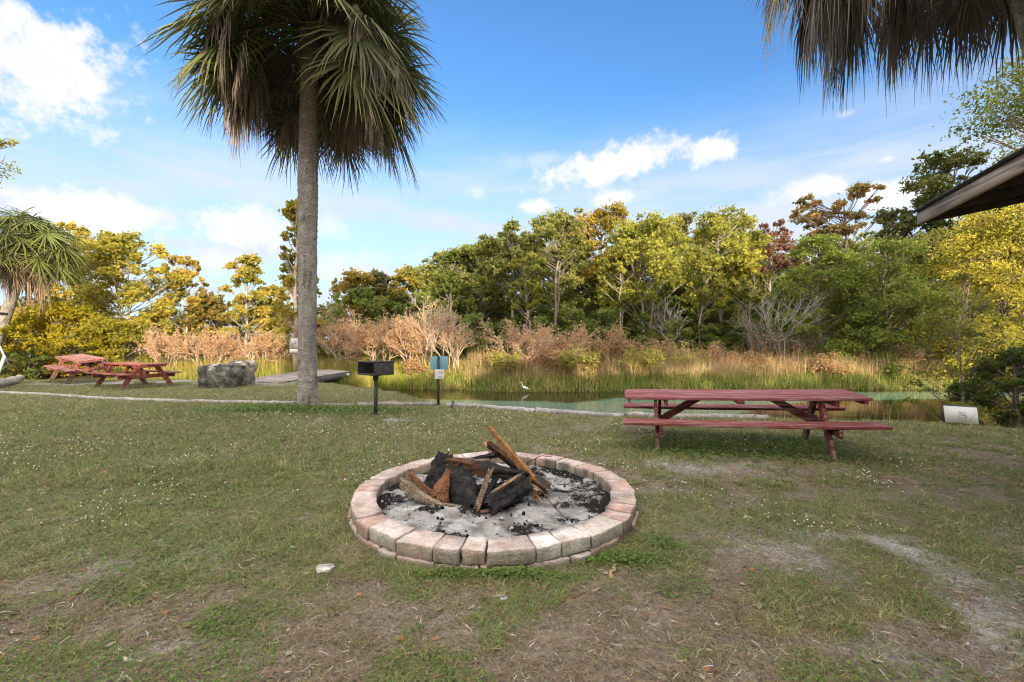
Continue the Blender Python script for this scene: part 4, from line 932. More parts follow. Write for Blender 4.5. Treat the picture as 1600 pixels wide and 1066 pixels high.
# trees deep in the wood
bt = T('wood_tree', 'green tree deep in the wood, seen only between the nearer crowns', 1090, 36, 372, 110, 'broad', 6500, .16, (.15, .20, .05), (.42, .42, .13), 80, crown0=.1, clumps=24, group='trees deep in the wood')
bt2 = T('wood_tree', 'green tree deep in the wood, seen only between the nearer crowns', 980, 37, 368, 110, 'broad', 6500, .16, (.17, .21, .055), (.46, .43, .13), 81, crown0=.12, clumps=22, group='trees deep in the wood')
for k, px in enumerate(list(range(690, 960, 45)) + list(range(1040, 1700, 45)) + list(range(700, 1500, 40))):
    d = 35 + (k % 4) * 1.6 if k < 22 else 28.6 + (k % 3) * .8; x = XD(px, d); sc = g2.uniform(.85, 1.08) * (.86 if px < 760 else 1) * (1 if k < 22 else .55)
    clone(bt if k % 2 else bt2, (x, d, float(height(x, d))), g2.uniform(0, 6.28), (sc * 1.1, sc * 1.1, sc))
bl = T('distant_tree', 'low distant tree along the skyline beyond the pond, left of the tall wood', 610, 42, 452, 110, 'broad', 5500, .18, (.08, .09, .03), (.26, .22, .07), 82, crown0=.05, clumps=22, group='low distant trees on the left skyline')
for k, px in enumerate([520, 665, 400, 330, 250, 160, 60, -30, 455]):
    d = 40 + (k % 3) * 2; x = XD(px, d); sc = g2.uniform(.75, .95)
    clone(bl, (x, d, float(height(x, d))), g2.uniform(0, 6.28), (sc, sc, sc * .9))

# a branch of an off-frame tree at the left edge, sprig of leaves
T('tree', 'tree beyond the left edge whose leafy twig tips just enter the sky', -112, 15, 70, 180, 'broad', 4000, .055, YG0, (.4, .33, .07), 90, crown0=.5, clumps=14)

# ------------------------------------------------------------------ twiggy shrubs
def twig_shrub(name, label, px, d, top, wpx, col, lcol, nl, seed, depth=5, stems=9, r0=.028, group=None, up=.9, tree_=False):
    g = np.random.default_rng(seed); x = XD(px, d); zg = float(height(x, d)) - .05; h = H + (CY - top) / F * d - zg; w = wpx / F * d
    m = MB(); a = g.uniform(0, 2 * math.pi, stems); sp = g.uniform(.15, 1, stems)
    S0 = np.stack([np.cos(a) * .12, np.sin(a) * .12, np.zeros(stems)], -1)
    D = unit(np.stack([np.cos(a) * sp * w / h * .55, np.sin(a) * sp * w / h * .55, np.ones(stems)], -1))
    Ls = np.full(stems, h * .34) * g.uniform(.8, 1.15, stems); R0 = np.full(stems, r0); tips = []
    for lv in range(depth):
        mid = S0 + D * Ls[:, None] * .5 + g.normal(0, 1, S0.shape) * Ls[:, None] * .05
        E = S0 + D * Ls[:, None] + g.normal(0, 1, S0.shape) * Ls[:, None] * .06
        E[:, 2] = np.minimum(E[:, 2], h)
        for A_, B_, ra, rb_ in ((S0, mid, R0, R0 * .85), (mid, E, R0 * .85, R0 * .7)):
            n = len(A_); dd = unit(B_ - A_); sx = unit(np.cross(dd, np.array([.3, .9, .1]))); sy = np.cross(dd, sx); V = []
            for q in range(3):
                an = q * 2.094; o_ = sx * math.cos(an) + sy * math.sin(an); V += [A_ + o_ * ra[:, None], B_ + o_ * rb_[:, None]]
            V = np.stack(V, 1).reshape(-1, 3); b_ = (np.arange(n) * 6)[:, None]
            cc = np.repeat(np.array(col) * g.uniform(.75, 1.2, (n, 1)), 6, 0)
            m.add(V, np.concatenate([b_ + np.array([[0, 1, 3, 2]]), b_ + np.array([[2, 3, 5, 4]]), b_ + np.array([[4, 5, 1, 0]])]), cc)
        if lv >= 2: tips.append(E); tips.append(mid)
        nch = 3 if lv < 3 else 2
        S0 = np.concatenate([mid if (q == 0 and lv > 0) else E for q in range(nch)]); D = np.concatenate([unit(D + g.normal(0, .42, D.shape) + np.array([0, 0, .12 * up])) for _ in range(nch)])
        Ls = np.tile(Ls, nch) * g.uniform(.5, .85, len(D)); R0 = np.maximum(np.tile(R0, nch) * .66, .0055)
    r = empty(name, (x, d, zg)); tag(r, label, 'shrub' if not tree_ else 'tree', group)
    m.build('branches' if not tree_ else 'trunk', M_twig, r)
    if nl:
        tp = np.concatenate(tips); C = tp[g.integers(0, len(tp), nl)] + g.normal(0, .07, (nl, 3)); V, Q = leaf_quads(C, .05, .2, .6, g)
        lc = np.array(lcol[0]) * 1.0 + (np.array(lcol[1]) - np.array(lcol[0])) * g.random((nl, 1)); mk('foliage' if not tree_ else 'crown', V, Q, M_leaf, r, np.repeat(lc, 4, 0))
    return r
PK = (.60, .46, .38); LP = ((.68, .46, .25), (.48, .28, .15)); LO = ((.58, .38, .20), (.42, .28, .15)); GYT = (.27, .24, .21); YL = ((.5, .38, .08), (.3, .28, .05))
tw = [
 ('pink twiggy shrub across the water right beside the palm trunk', 535, 20.6, 478, 95, PK, LP, 2600),
 ('broad pink twiggy shrub above the grill', 592, 19.8, 486, 80, PK, LP, 2600),
 ('orange leafed shrub behind the blue sign', 642, 19.6, 492, 60, PK, LO, 3200),
 ('tall bare pinkish shrub with antler like top behind the blue sign', 668, 19.6, 462, 80, (.62, .49, .41), LP, 700),
 ('bare fan shaped shrub right of the blue sign', 708, 19.0, 490, 70, (.62, .49, .40), LP, 700),
 ('large pale pink shrub leaning over the bank above the egret', 822, 18.6, 484, 125, (.62, .48, .40), LP, 1800),
 ('pinkish shrub right of the large pale one', 880, 19.3, 498, 85, PK, LP, 1800),
 ('rust tipped shrub in the middle of the far bank', 958, 19.4, 508, 95, (.40, .28, .22), LO, 2600),
 ('rust and tan shrub behind the left end of the long table', 1030, 20.3, 530, 80, (.38, .28, .22), LO, 1700),
 ('dull rusty shrub behind the middle of the long table', 1108, 20.6, 535, 85, (.34, .26, .2), LO, 1500),
 ('grey bare shrub below the red crowned tree', 1195, 21.4, 492, 90, GYT, LP, 200),
 ('grey twiggy shrub behind the right end of the long table', 1262, 21.2, 510, 90, GYT, LO, 500),
 ('tan shrub at the foot of the dark cypress', 1330, 20.0, 546, 70, (.34, .26, .2), LO, 900),
 ('rusty undergrowth shrub below the pavilion eave', 1418, 19.6, 540, 80, (.3, .22, .17), LO, 900),
 ('pale twiggy shrub behind the boulders', 402, 21.0, 510, 90, PK, LP, 2000),
 ('pinkish bare shrub behind the red table by the boulder', 330, 20.6, 508, 110, PK, LP, 2200),
 ('pale pink shrub at the foot of the big spreading tree', 262, 20.4, 506, 80, PK, LP, 1500),
 ('pale pink thicket shrub right of the small palm', 72, 22.5, 462, 80, PK, LP, 1800),
 ('golden pink shrub just left of the palm trunk', 440, 21.6, 500, 50, PK, YL, 2000),
 ('orange brown brush overhanging the water right of the grill', 640, 18.8, 560, 60, (.35, .22, .14), LO, 1300),
]
for k, (lb, px, d, top, w_, cc, lc, nl) in enumerate(tw):
    twig_shrub('twiggy_shrub', lb, px, d, top, w_, cc, lc, nl, 200 + k)
twig_shrub('bare_tree', 'slim pale grey leafless tree among the dark cypresses', 1225, 20.9, 428, 80, (.36, .34, .31), LP, 0, 300, depth=6, stems=3, r0=.045, tree_=True)
twig_shrub('bare_tree', 'leaning pale bare tree in front of the wide yellow green tree', 1060, 22.6, 425, 110, (.45, .41, .36), LP, 0, 301, depth=5, stems=3, r0=.06, tree_=True)

# low marsh bushes of one look
g5 = np.random.default_rng(41); mb_ = None; lbm = 'low rust and tan marsh bush standing in the grass of the far bank'
for k, px in enumerate([738, 765, 790, 775, 835, 850, 870, 905, 925, 940, 985, 1015, 1060, 1085, 1140, 1170, 1215, 1240, 1290, 1310, 1365, 1390, 1440]):
    d = float(np.interp(XD(px, 18), FSX, FSY)) + g5.uniform(.7, 2.6); x = XD(px, d)
    if k < 3:
        q_ = twig_shrub('marsh_bush', lbm, px, d, 556 - 6 * k, 46, (.42, .30, .22), [LO, LP, ((.34, .36, .08), (.5, .42, .12))][k], 1500, 400 + k, depth=5, stems=8, r0=.014, group='low marsh bushes on the far bank'); mb_ = (mb_ or []) + [q_]
    else: sc = g5.uniform(.75, 1.25); clone(mb_[int(g5.integers(0, 3))], (x, d, float(height(x, d)) - .05), g5.uniform(0, 6.28), (sc, sc, sc))
# ------------------------------------------------------------------ reeds and bank grass
rm = MB()
def reeds(n, off0, off1, x0, x1, h0, h1, wd, ca, cb, cc3, patch=.0, hn=1.2, sd_=3):
    x = rng.uniform(x0, x1, n); y = np.interp(x, FSX, FSY) + rng.uniform(off0, off1, n); v = n2.fbm(x, y, hn, 3)
    k = v > patch; x, y, v = x[k], y[k], v[k]; n = len(x)
    z = np.maximum(height(x, y), WATER - .1) - .03; h = rng.uniform(h0, h1, n) * (.45 + 1.0 * v)
    q = rng.random(n) * .7 + n3.fbm(x + sd_, y, 1.0, 3) * .6; c = np.where((q < .5)[:, None], lerp(ca, np.array(ca) * 1.5, rng.random(n)), np.where((q < .78)[:, None], lerp(cb, np.array(cb) * 1.25, rng.random(n)), lerp(cc3, np.array(cc3) * 1.3, rng.random(n))))
    rm.add(*blades(np.stack([x, y, z], -1), h, wd * rng.uniform(.6, 1.4, n), rng.uniform(0, .7, n), rng.uniform(0, 6.28, n), c, 2))
GN = (.13, .19, .04); GL = (.48, .37, .16); TN = (.46, .32, .18)
reeds(26000, .8, 3.6, -2, 19, .5, 1.15, .02, (.56, .43, .22), (.48, .35, .23), (.28, .27, .10), .44, .9)
reeds(14000, .6, 3.6, -2, 19, .3, .75, .02, (.25, .25, .08), (.44, .34, .17), (.42, .29, .2), 0, .5)
reeds(15000, .8, 3.6, -18, -2, .5, 1.05, .022, (.36, .32, .06), GL, (.16, .2, .03))
reeds(17000, -.3, 1.2, -4, 19, .22, .62, .02, GN, (.16, .24, .03), GL, 0)
reeds(6000, -.2, 1.0, -18, -4, .25, .7, .02, GN, (.25, .3, .03), GL, 0)
reeds(2600, 1.2, 3.6, -2, 16, .9, 1.7, .025, (.5, .33, .2), (.5, .28, .14), GL, .5, .6)
reeds(5000, -.7, .1, -8, -3.5, .5, 1.0, .02, (.12, .2, .02), (.26, .33, .03), GL, .4)
rd_ = rm.build('reeds', M_grass); tag(rd_, 'tall golden and green marsh grass along the far bank', 'reeds', kind='stuff')
# sparse stalks at the near water edge
rm = MB(); n = 900; x = rng.uniform(-1.5, 13, n); y = np.interp(x, SHX, SHY) + rng.uniform(.1, .9, n)
k = n4.fbm(x, y, .8, 2) > .47; x, y = x[k], y[k]; n = len(x); z = height(x, y) - .02
rm.add(*blades(np.stack([x, y, z], -1), rng.uniform(.2, .62, n), rng.uniform(.004, .009, n), rng.uniform(0, .6, n), rng.uniform(0, 6.28, n), lerp((.3, .32, .08), (.42, .34, .14), rng.random(n)), 2))
tag(rm.build('bank_grass', M_grass), 'thin grass stalks growing at the near edge of the water', 'grass', kind='stuff')

# ------------------------------------------------------------------ sign on the pale trunk behind the palm
s2 = empty('trunk_sign', (XD(459, 19.55), 19.55, 1.33)); tag(s2, 'white two part notice fixed to the pale trunk beside the palm', 'sign')
for (dz, hh) in ((.07, .46), (-.27, .17)):
    m = MB(); m.box((0, 0, dz), (.36, .02, hh), col=(.86, .85, .85)); nn_ = m.build('board', M_paint, s2)
    if hh > .3:
        m = MB(); m.box((.03, -.013, dz + .03), (.16, .004, .16), col=(.42, .48, .62)); m.box((.03, -.016, dz + .03), (.1, .004, .09), col=(.7, .7, .72)); m.build('printed_mark', M_paint, nn_)

# ------------------------------------------------------------------ palms
def frond_arrays(g, base, az, el, pet, Rf, A, nseg, droop, hang, cb, ct, segs=4, wmul=1.0, sagp=.35):
    d0 = np.array([math.cos(az) * math.cos(el), math.sin(az) * math.cos(el), math.sin(el)])
    t = np.linspace(0, 1, 6)[:, None]; pp = base + d0 * pet * t + np.array([0, 0, -1.]) * (sagp * pet * t ** 2)
    hub = pp[-1]; d1 = unit(pp[-1] - pp[-2] + np.array([0, 0, -hang]))
    s = unit(np.cross(d1, np.array([0, 0, 1.]) + 1e-3)); n_ = np.cross(s, d1); tw = g.uniform(-.6, .6); s, n_ = s * math.cos(tw) + n_ * math.sin(tw), n_ * math.cos(tw) - s * math.sin(tw)
    ph = np.linspace(-A, A, nseg) + g.normal(0, .03, nseg)
    dr = np.cos(ph)[:, None] * d1 + np.sin(ph)[:, None] * s
    st = hub + d1 * (.32 * Rf * (1 - (np.abs(ph) / A) ** 1.0))[:, None]
    Ls = Rf * (.72 + .2 * np.cos(ph / A * 1.2)) * g.uniform(.82, 1.08, nseg)
    tt = np.linspace(0, 1, segs + 1); dp = droop * g.uniform(.5, 1.5, nseg)
    C = st[:, None, :] + dr[:, None, :] * (Ls[:, None] * (tt - dp[:, None] * .35 * tt ** 2))[..., None] + np.array([0, 0, -1.]) * (dp[:, None] * Ls[:, None] * tt[None] ** 2.2)[..., None]
    # the fan arches: outer segments bend forward off the plane
    C = C + n_ * (-.12 * Rf * (np.sin(ph) ** 2)[:, None] * tt[None])[..., None]
    C = C + g.normal(0, .022, C.shape) * tt[None, :, None] ** 1.5
    wv = (-np.sin(ph))[:, None] * d1 + np.cos(ph)[:, None] * s; pl = np.where(np.arange(nseg) % 2 == 0, 1, -1)[:, None] * n_ * .6
    wv = unit(wv + pl); prof = np.array([.35, 1.0, .85, .5, .05]) if segs == 4 else np.interp(tt, [0, .3, .6, 1], [.35, 1, .8, .05])
    Wd = wv[:, None, :] * (.021 * wmul * prof)[None, :, None]
    V = np.stack([C - Wd, C + Wd], 2).reshape(-1, 3)
    m_ = 2 * (segs + 1); b_ = (np.arange(nseg) * m_)[:, None]; Q = np.concatenate([b_ + np.array([[2 * k, 2 * k + 1, 2 * k + 3, 2 * k + 2]]) for k in range(segs)])
    cbv = np.array(cb) * g.uniform(.7, 1.3, (nseg, 1)); k = (tt ** 3)[None, :, None]; cc = cbv[:, None, :] * (1 - k) + np.array(ct) * k
    return pp, V, Q, np.repeat(cc, 2, axis=1).reshape(-1, 3)
def palm(name, label, base, top, rt, nlive, ndead, pet, Rf, seed, nseg=34, dead_mul=1.0, live_el=(-30, 75), dead_el=(-70, -5), wmul=1, ring=True, dcol=((.30, .22, .15), (.12, .085, .06)), livec=None, azf=None, dhang=(1.5, 4.0), dR=1.0, dz=0.):
    g = np.random.default_rng(seed); base = np.array(base, float); top = np.array(top, float)
    r = empty(name, base); tag(r, label, 'palm tree')
    top = top - base; m = MB(); n = 260; u = np.linspace(0, 1, n); K = 40
    prof = rt * (.97 + .22 * np.exp(-u * 38) + .05 * np.sin(u * 9 + seed) + .18 * sstep(.86, .95, u))
    a = np.linspace(0, 2 * math.pi, K, endpoint=False); gn = VN(seed)
    Ug, Ag = np.meshgrid(u, a, indexing='ij'); Lh = np.linalg.norm(top)
    dis = 1 + .07 * (gn.fbm(Ag * 2.2, Ug * Lh * 3.0, 1, 4) - .5) * 2 + .045 * (gn(Ag * 6, Ug * Lh * 16, 1) - .5) + .03 * (gn(Ag * 9, Ug * Lh * 30, 1) - .5) + .022 * np.sin(Ug * Lh * 42 + 2 * gn(Ag * 1.5, Ug * 5, 1))
    cen = top[None, :] * u[:, None] + np.array([0, 0, -.15]) * (u == 0)[:, None] + np.stack([.06 * np.sin(u * 3.0 + seed), .05 * np.sin(u * 2.2), 0 * u], -1) * (rt * 4)
    cen = cen - np.array([.06 * math.sin(seed) * rt * 4, 0, 0])
    V = np.stack([cen[:, None, 0] + prof[:, None] * dis * np.cos(Ag), cen[:, None, 1] + prof[:, None] * dis * np.sin(Ag), np.repeat(cen[:, 2:3], K, 1)], -1)
    cc = lerp((.20, .178, .16), (.50, .46, .43), gn.fbm(Ag * 3, Ug * Lh * 6, 1, 4)); cc = cc * (.8 + .45 * gn.fbm(Ag * .8 + 9, Ug * Lh * .9, 1, 3))[..., None]; cc = lerp(cc, (.12, .095, .075), sstep(.62, .72, gn.fbm(Ag * 2 + 30, Ug * Lh * 2.2, 1, 3)) * .6); brn = sstep(.60, .78, Ug + .05 * gn.fbm(Ag * 2, Ug * 5, 1)) ; cc = lerp(cc, np.array([.17, .115, .08]), brn * .8)
    i, j = np.meshgrid(np.arange(n - 1), np.arange(K), indexing='ij'); j2 = (j + 1) % K
    mk('trunk', V.reshape(-1, 3), np.stack([i * K + j, i * K + j2, (i + 1) * K + j2, (i + 1) * K + j], -1).reshape(-1, 4), M_palm, r, cc.reshape(-1, 3), True)
    for kind, cnt in (('crown', nlive), ('dead_fronds', ndead)):
        m = MB()
        for k in range(cnt):
            az = k * 2.39996 + g.uniform(-.2, .2)
            if kind == 'crown':
                q = (k + .5) / cnt; el = R_(live_el[0] + (live_el[1] - live_el[0]) * q + g.uniform(-6, 6))
                if azf and el < .12: az = azf(az, g)
                b0 = top + np.array([math.cos(az) * rt * .8, math.sin(az) * rt * .8, -.2 + .7 * q])
                gcol = np.array(livec or (.12, .145, .065)) * g.uniform(.75, 1.35) + np.array([.03, .02, 0]) * g.random()
                pp, V, Q, C = frond_arrays(g, b0, az, el, pet * g.uniform(.85, 1.1), Rf * g.uniform(.88, 1.08), R_(g.uniform(115, 150)), nseg, g.uniform(.06, .22) + .2 * (1 - q), .10, gcol, gcol * .8 + np.array([.07, .05, .02]), wmul=wmul)
                pc = (.14, .16, .06)
            else:
                q = (k + .5) / cnt; el = R_(dead_el[0] + (dead_el[1] - dead_el[0]) * q + g.uniform(-8, 8))
                if azf: az = azf(az, g)
                b0 = top + np.array([math.cos(az) * rt * .8, math.sin(az) * rt * .8, -.55 + dz + .6 * q])
                mixv = g.random(); gcol = np.array(dcol[0]) * mixv + np.array(dcol[1]) * (1 - mixv)
                pp, V, Q, C = frond_arrays(g, b0, az, el, pet * g.uniform(.65, 1.0) * dead_mul, Rf * dR * g.uniform(.8, 1.05), R_(g.uniform(50, 105)), nseg, g.uniform(.55, 1.1), g.uniform(*dhang), gcol, gcol * 1.15, wmul=wmul * 1.0)
                pc = (.20, .14, .09)
            m.tube(pp, np.linspace(.028, .013, 6) * (rt / .21), 5, pc); m.add(V, Q, C)
        m.build(kind, M_frond, r)
    return r
palm('palm_tree', 'tall cabbage palm with a rough grey trunk in the middle of the lawn', (XD(481, 10.15), 10.15, 0), (XD(487, 10.15), 10.1, 8.6), (.208), 84, 60, 1.5, 1.45, 3, nseg=54, dead_mul=1.15, live_el=(-24, 78), dead_el=(-26, 10), wmul=1.12, dhang=(.3, 1.7), dR=.78, dz=.55, azf=lambda a, g: a if math.cos(a + math.pi / 2) < .78 else a + math.pi * g.uniform(.5, 1.5), dcol=((.38, .30, .24), (.14, .11, .085)))
palm('palm_tree', 'palm at the upper right with a thick skirt of dead brown fronds', (9.45, 6.6, 0), (XD(1518, 6.6), 6.5, 10.3), .20, 44, 130, 2.35, 1.3, 8, nseg=52, dead_mul=1.04, live_el=(-12, 75), dead_el=(-42, 5), wmul=.85, dR=.9, dcol=((.36, .31, .26), (.12, .10, .08)), dhang=(.5, 2.0))
palm('palm_tree', 'small palm with a leaning trunk at the left edge', (XD(-25, 18.6), 18.6, 0), (XD(42, 19), 19, 5.75), .20, 50, 24, 1.05, 1.25, 5, nseg=26, dead_mul=.95, live_el=(-20, 80), dead_el=(-65, -20), wmul=1.3, dR=.72, dz=.3, dcol=((.36, .27, .19), (.14, .1, .075)), livec=(.10, .13, .035))

# ------------------------------------------------------------------ woods behind the viewpoint (they throw the evening shade)
wm = MB(); wl = []
def shade_tree(x, y, h, w, seed, crown0, clumps, nleaf, s=.3, kind='broad'):
    tm_, (V, Q, C) = tree_mesh(kind, h, w, nleaf, s, DK0, GRN1, seed, crown0=crown0, clumps=clumps)
    off = np.array([x, y, 0.]); n0 = wm.n
    for Vv, Cc in zip(tm_.V, tm_.C): pass
    base_n = wm.n
    VV = np.concatenate(tm_.V) + off; wm.V.append(VV); wm.C.append(np.concatenate(tm_.C)); wm.n += len(VV)
    for kx, fl_ in tm_.F.items(): wm.F.setdefault(kx, []).append(np.concatenate(fl_) + base_n)
    wm.add(V + off, Q, C)
SY = -15.0
g3 = np.random.default_rng(9)
for k, x in enumerate(np.arange(-34, 52, 4.2)):
    hh = 7.7 + g3.uniform(-.5, .5) + (.0 if x < -4 else .3)
    shade_tree(x, SY + g3.uniform(-1, 1), hh, 7.5, 500 + k, .02, 30, 4200, .42); shade_tree(x + 2, SY - 4.5, 8.7, 7, 540 + k, .02, 26, 3200, .42)
# taller unseen crowns, shaped and placed to shade the palms and far trees
for k, (x, z0_, z1_, w_) in enumerate([(4.3, 12.8, 17.8, 4.6), (7.4, 12.8, 17.2, 5), (4.9, 8.0, 13.2, 3.0), (14, 10.8, 14.2, 7), (19, 10.8, 14.0, 7), (24, 10.6, 14.8, 7), (28.5, 10.8, 14.8, 5)]):
    shade_tree(x, SY - 4 if False else SY - 2, z1_, w_, 600 + k, z0_ / z1_, 24, 3200, .40)
tag(wm.build('woods', M_leaf), 'unseen woods behind the viewpoint, crowns shaped to shade the scene', 'woods', kind='stuff')

# ------------------------------------------------------------------ world
w = bpy.data.worlds.new('World'); scene.world = w; w.use_nodes = True
nt = w.node_tree; N = nt.nodes; L = nt.links; N.clear()
out = N.new('ShaderNodeOutputWorld'); bg = N.new('ShaderNodeBackground'); L.new(bg.outputs[0], out.inputs[0]); bg.inputs[1].default_value = .15
sky = N.new('ShaderNodeTexSky'); sky.sky_type = 'NISHITA'; sky.sun_disc = False; sky.sun_elevation = R_(SUN_ELEV); sky.sun_rotation = R_(SUN_AZ)
sky.air_density = 1.0; sky.dust_density = .4; sky.ozone_density = 1.6
def math_(op, a, b=None, c=None):
    n = N.new('ShaderNodeMath'); n.operation = op
    for k, v in enumerate((a, b, c)):
        if v is None: continue
        if isinstance(v, (int, float)): n.inputs[k].default_value = v
        else: L.new(v, n.inputs[k])
    return n.outputs[0]
geo = N.new('ShaderNodeTexCoord'); sep = N.new('ShaderNodeSeparateXYZ'); L.new(geo.outputs['Generated'], sep.inputs[0])
azm = math_('ARCTAN2', sep.outputs[0], sep.outputs[1]); elv = math_('ARCSINE', sep.outputs[2])
nzA = N.new('ShaderNodeTexNoise'); nzA.inputs['Scale'].default_value = 11; nzA.inputs['Detail'].default_value = 7; nzA.inputs['Roughness'].default_value = .62; L.new(geo.outputs['Generated'], nzA.inputs['Vector'])
nzB = N.new('ShaderNodeTexNoise'); nzB.inputs['Scale'].default_value = 4.0; nzB.inputs['Detail'].default_value = 3; L.new(geo.outputs['Generated'], nzB.inputs['Vector'])
nzH = N.new('ShaderNodeTexNoise'); nzH.inputs['Scale'].default_value = 34; nzH.inputs['Detail'].default_value = 5; nzH.inputs['Roughness'].default_value = .6; L.new(geo.outputs['Generated'], nzH.inputs['Vector'])
nA = math_('SUBTRACT', nzA.outputs[0], .5); nH = math_('SUBTRACT', nzH.outputs[0], .5); nB = math_('SUBTRACT', nzB.outputs[0], .5)
def cloud(px, py, wx_, wy_, k=1.0, amp=2.2, soft=.75, tilt=0):
    soft = soft * 1.15; wx_ *= 1.16; wy_ *= 1.2
    a0 = math.atan((px - CX) / F); e0 = math.atan((CY - py) / F * math.cos(a0)); ca = math.cos(a0)
    rx = wx_ / F * ca * ca; ry = wy_ / F * ca * math.cos(e0) ** 2
    dx = math_('SUBTRACT', azm, a0); dy = math_('SUBTRACT', elv, e0)
    if tilt:
        dx2 = math_('ADD', math_('MULTIPLY', dx, math.cos(tilt)), math_('MULTIPLY', dy, math.sin(tilt)))
        dy = math_('SUBTRACT', math_('MULTIPLY', dy, math.cos(tilt)), math_('MULTIPLY', dx, math.sin(tilt))); dx = dx2
    dx = math_('DIVIDE', dx, rx); dy = math_('DIVIDE', dy, ry)
    r2 = math_('ADD', math_('MULTIPLY', dx, dx), math_('MULTIPLY', dy, dy))
    v = math_('SUBTRACT', 1.0, math_('SQRT', r2)); v = math_('ADD', v, math_('MULTIPLY', nA, amp)); v = math_('ADD', v, math_('MULTIPLY', nH, 1.7)); v = math_('ADD', v, math_('MULTIPLY', nB, .2 if wx_ < 90 else .5)); v = math_('ADD', v, .1)
    mr = N.new('ShaderNodeMapRange'); mr.interpolation_type = 'SMOOTHSTEP'; mr.inputs[1].default_value = 0; mr.inputs[2].default_value = soft; mr.inputs[4].default_value = k; L.new(v, mr.inputs[0]); return mr.outputs[0]
cl = [cloud(30, 90, 190, 110, 1, 2.4, .6), cloud(-80, 20, 250, 120, 1, 1.8, .5), cloud(130, 335, 165, 36, 1, 1.2, .6), cloud(385, 352, 75, 32, 1, 1.2, .55), cloud(345, 412, 60, 24, .8, 1.2, .8),
      cloud(948, 258, 104, 29, 1, 1.1, .6, .14), cloud(1108, 236, 46, 20, 1, 1.3, .7), cloud(955, 309, 36, 14, 1, 1.0, .7), cloud(838, 324, 27, 12, 1, 1.0, .7), cloud(845, 250, 60, 14, .3, 1.6, .9), cloud(745, 303, 22, 10, .4, 1.5, .9),
      cloud(1265, 296, 58, 20, 1, 1.1, .6), cloud(1385, 305, 70, 22, .95, 1.2, .7), cloud(1385, 249, 14, 6, .6, 1.2, .9), cloud(1320, 179, 16, 7, .45, 1.4, .9), cloud(555, 415, 110, 30, .55, 1.2, 1.0), cloud(430, 300, 130, 30, .25, 1.2, 1.2), cloud(510, 355, 60, 22, .6, 1.3, .9)]
m_ = cl[0]
for c_ in cl[1:]: m_ = math_('MAXIMUM', m_, c_)
# thin streaked veil, thickening toward the skyline
mp = N.new('ShaderNodeMapping'); mp.inputs['Scale'].default_value = (1.6, 1.6, 9); mp.inputs['Rotation'].default_value = (.06, .12, 0); L.new(geo.outputs['Generated'], mp.inputs[0])
nzC = N.new('ShaderNodeTexNoise'); nzC.inputs['Scale'].default_value = 2.2; nzC.inputs['Detail'].default_value = 6; nzC.inputs['Roughness'].default_value = .55; L.new(mp.outputs[0], nzC.inputs['Vector'])
mrC = N.new('ShaderNodeMapRange'); mrC.interpolation_type = 'SMOOTHSTEP'; mrC.inputs[1].default_value = .36; mrC.inputs[2].default_value = .68; L.new(nzC.outputs[0], mrC.inputs[0])
mrE = N.new('ShaderNodeMapRange'); mrE.interpolation_type = 'SMOOTHSTEP'; mrE.inputs[1].default_value = R_(29); mrE.inputs[2].default_value = R_(13); mrE.inputs[3].default_value = 0; mrE.inputs[4].default_value = 1; L.new(elv, mrE.inputs[0])
veil = math_('MULTIPLY', math_('ADD', math_('MULTIPLY', mrC.outputs[0], .5), .58), mrE.outputs[0])
SKYM = N.new('ShaderNodeMix'); SKYM.data_type = 'RGBA'; SKYM.blend_type = 'MULTIPLY'; SKYM.inputs[0].default_value = 1; L.new(sky.outputs[0], SKYM.inputs[6]); SKYM.inputs[7].default_value = (.53, .87, 1.20, 1)
m1 = N.new('ShaderNodeMix'); m1.data_type = 'RGBA'; L.new(veil, m1.inputs[0]); L.new(SKYM.outputs[2], m1.inputs[6]); m1.inputs[7].default_value = (3.0, 3.3, 3.75, 1)
m2 = N.new('ShaderNodeMix'); m2.data_type = 'RGBA'; L.new(m_, m2.inputs[0]); L.new(m1.outputs[2], m2.inputs[6])
shd = N.new('ShaderNodeMix'); shd.data_type = 'RGBA'; L.new(math_('MULTIPLY_ADD', nB, 2.0, .6), shd.inputs[0]); shd.inputs[6].default_value = (3.2, 3.35, 3.6, 1); shd.inputs[7].default_value = (4.3, 4.25, 4.2, 1); L.new(shd.outputs[2], m2.inputs[7])
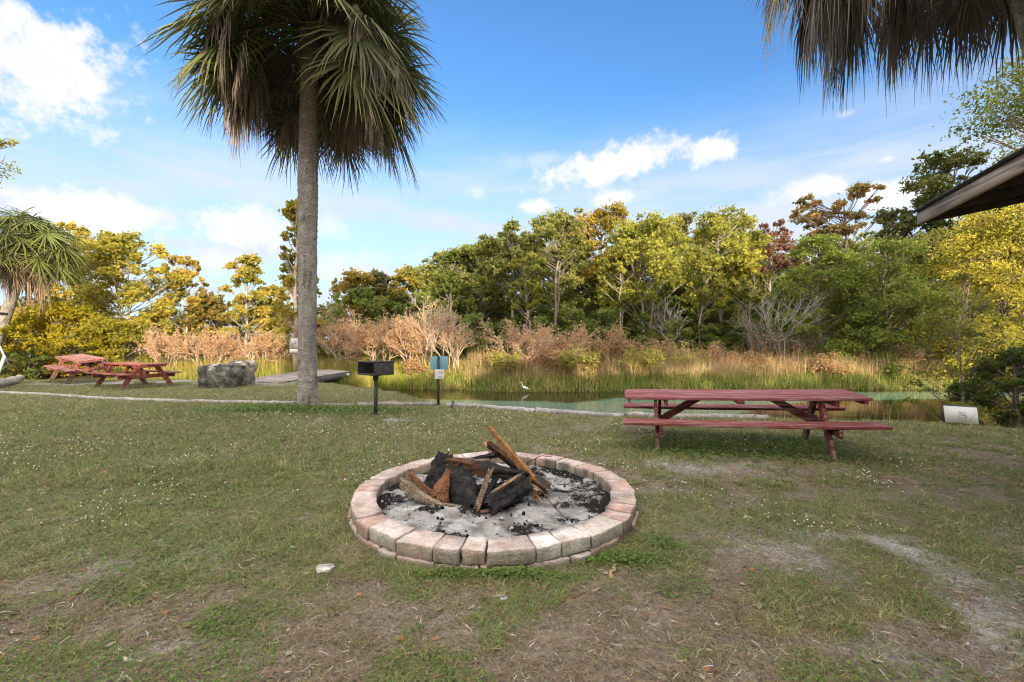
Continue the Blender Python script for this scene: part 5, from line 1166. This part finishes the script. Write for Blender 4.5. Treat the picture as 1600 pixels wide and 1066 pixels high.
# broken bright cloud added out of view, overhead and behind, to lift ambient light
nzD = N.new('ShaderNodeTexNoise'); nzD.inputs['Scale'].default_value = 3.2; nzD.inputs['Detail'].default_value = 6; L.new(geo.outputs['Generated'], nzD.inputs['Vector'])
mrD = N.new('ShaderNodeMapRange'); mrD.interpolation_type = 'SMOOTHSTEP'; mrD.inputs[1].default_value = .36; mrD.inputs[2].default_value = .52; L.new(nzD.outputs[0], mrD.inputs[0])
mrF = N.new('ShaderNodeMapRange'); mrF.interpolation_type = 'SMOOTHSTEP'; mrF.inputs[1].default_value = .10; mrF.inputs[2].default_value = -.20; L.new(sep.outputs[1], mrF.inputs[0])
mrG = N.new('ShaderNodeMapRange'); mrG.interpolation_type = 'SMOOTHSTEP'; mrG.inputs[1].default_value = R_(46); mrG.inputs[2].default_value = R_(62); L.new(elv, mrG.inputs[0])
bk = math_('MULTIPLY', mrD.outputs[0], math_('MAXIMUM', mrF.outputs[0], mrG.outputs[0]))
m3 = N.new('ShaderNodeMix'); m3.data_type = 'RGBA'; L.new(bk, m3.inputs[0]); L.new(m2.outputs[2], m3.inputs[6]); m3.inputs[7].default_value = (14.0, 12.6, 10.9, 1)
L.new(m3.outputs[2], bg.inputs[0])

# ------------------------------------------------------------------ sun
sl = bpy.data.lights.new('sun', 'SUN'); sl.energy = 5.0; sl.angle = R_(.53); sl.color = (1, .83, .57)
so = bpy.data.objects.new('sun', sl); COL.objects.link(so)
az = R_(SUN_AZ); el = R_(SUN_ELEV)
sdir = Vector((math.sin(az) * math.cos(el), math.cos(az) * math.cos(el), math.sin(el)))
so.rotation_euler = sdir.to_track_quat('Z', 'Y').to_euler(); so.location = (0, 0, 30)

# ------------------------------------------------------------------ camera
cam = bpy.data.cameras.new('camera'); cam.sensor_width = 36; cam.lens = F / 1600 * 36; cam.clip_end = 3000; cam.clip_start = .05
co_ = bpy.data.objects.new('camera', cam); COL.objects.link(co_); co_.location = (0, 0, H); co_.rotation_euler = (math.pi / 2, 0, 0); scene.camera = co_
scene.view_settings.view_transform = 'Standard'; scene.view_settings.look = 'None'; scene.view_settings.gamma = 1; scene.view_settings.exposure = .82
scene.cycles.max_bounces = 6; scene.cycles.diffuse_bounces = 4; scene.cycles.transmission_bounces = 4; scene.cycles.transparent_max_bounces = 8
scene.cycles.use_denoising = True; scene.cycles.pixel_filter_type = 'BLACKMAN_HARRIS'; scene.cycles.filter_width = 1.1
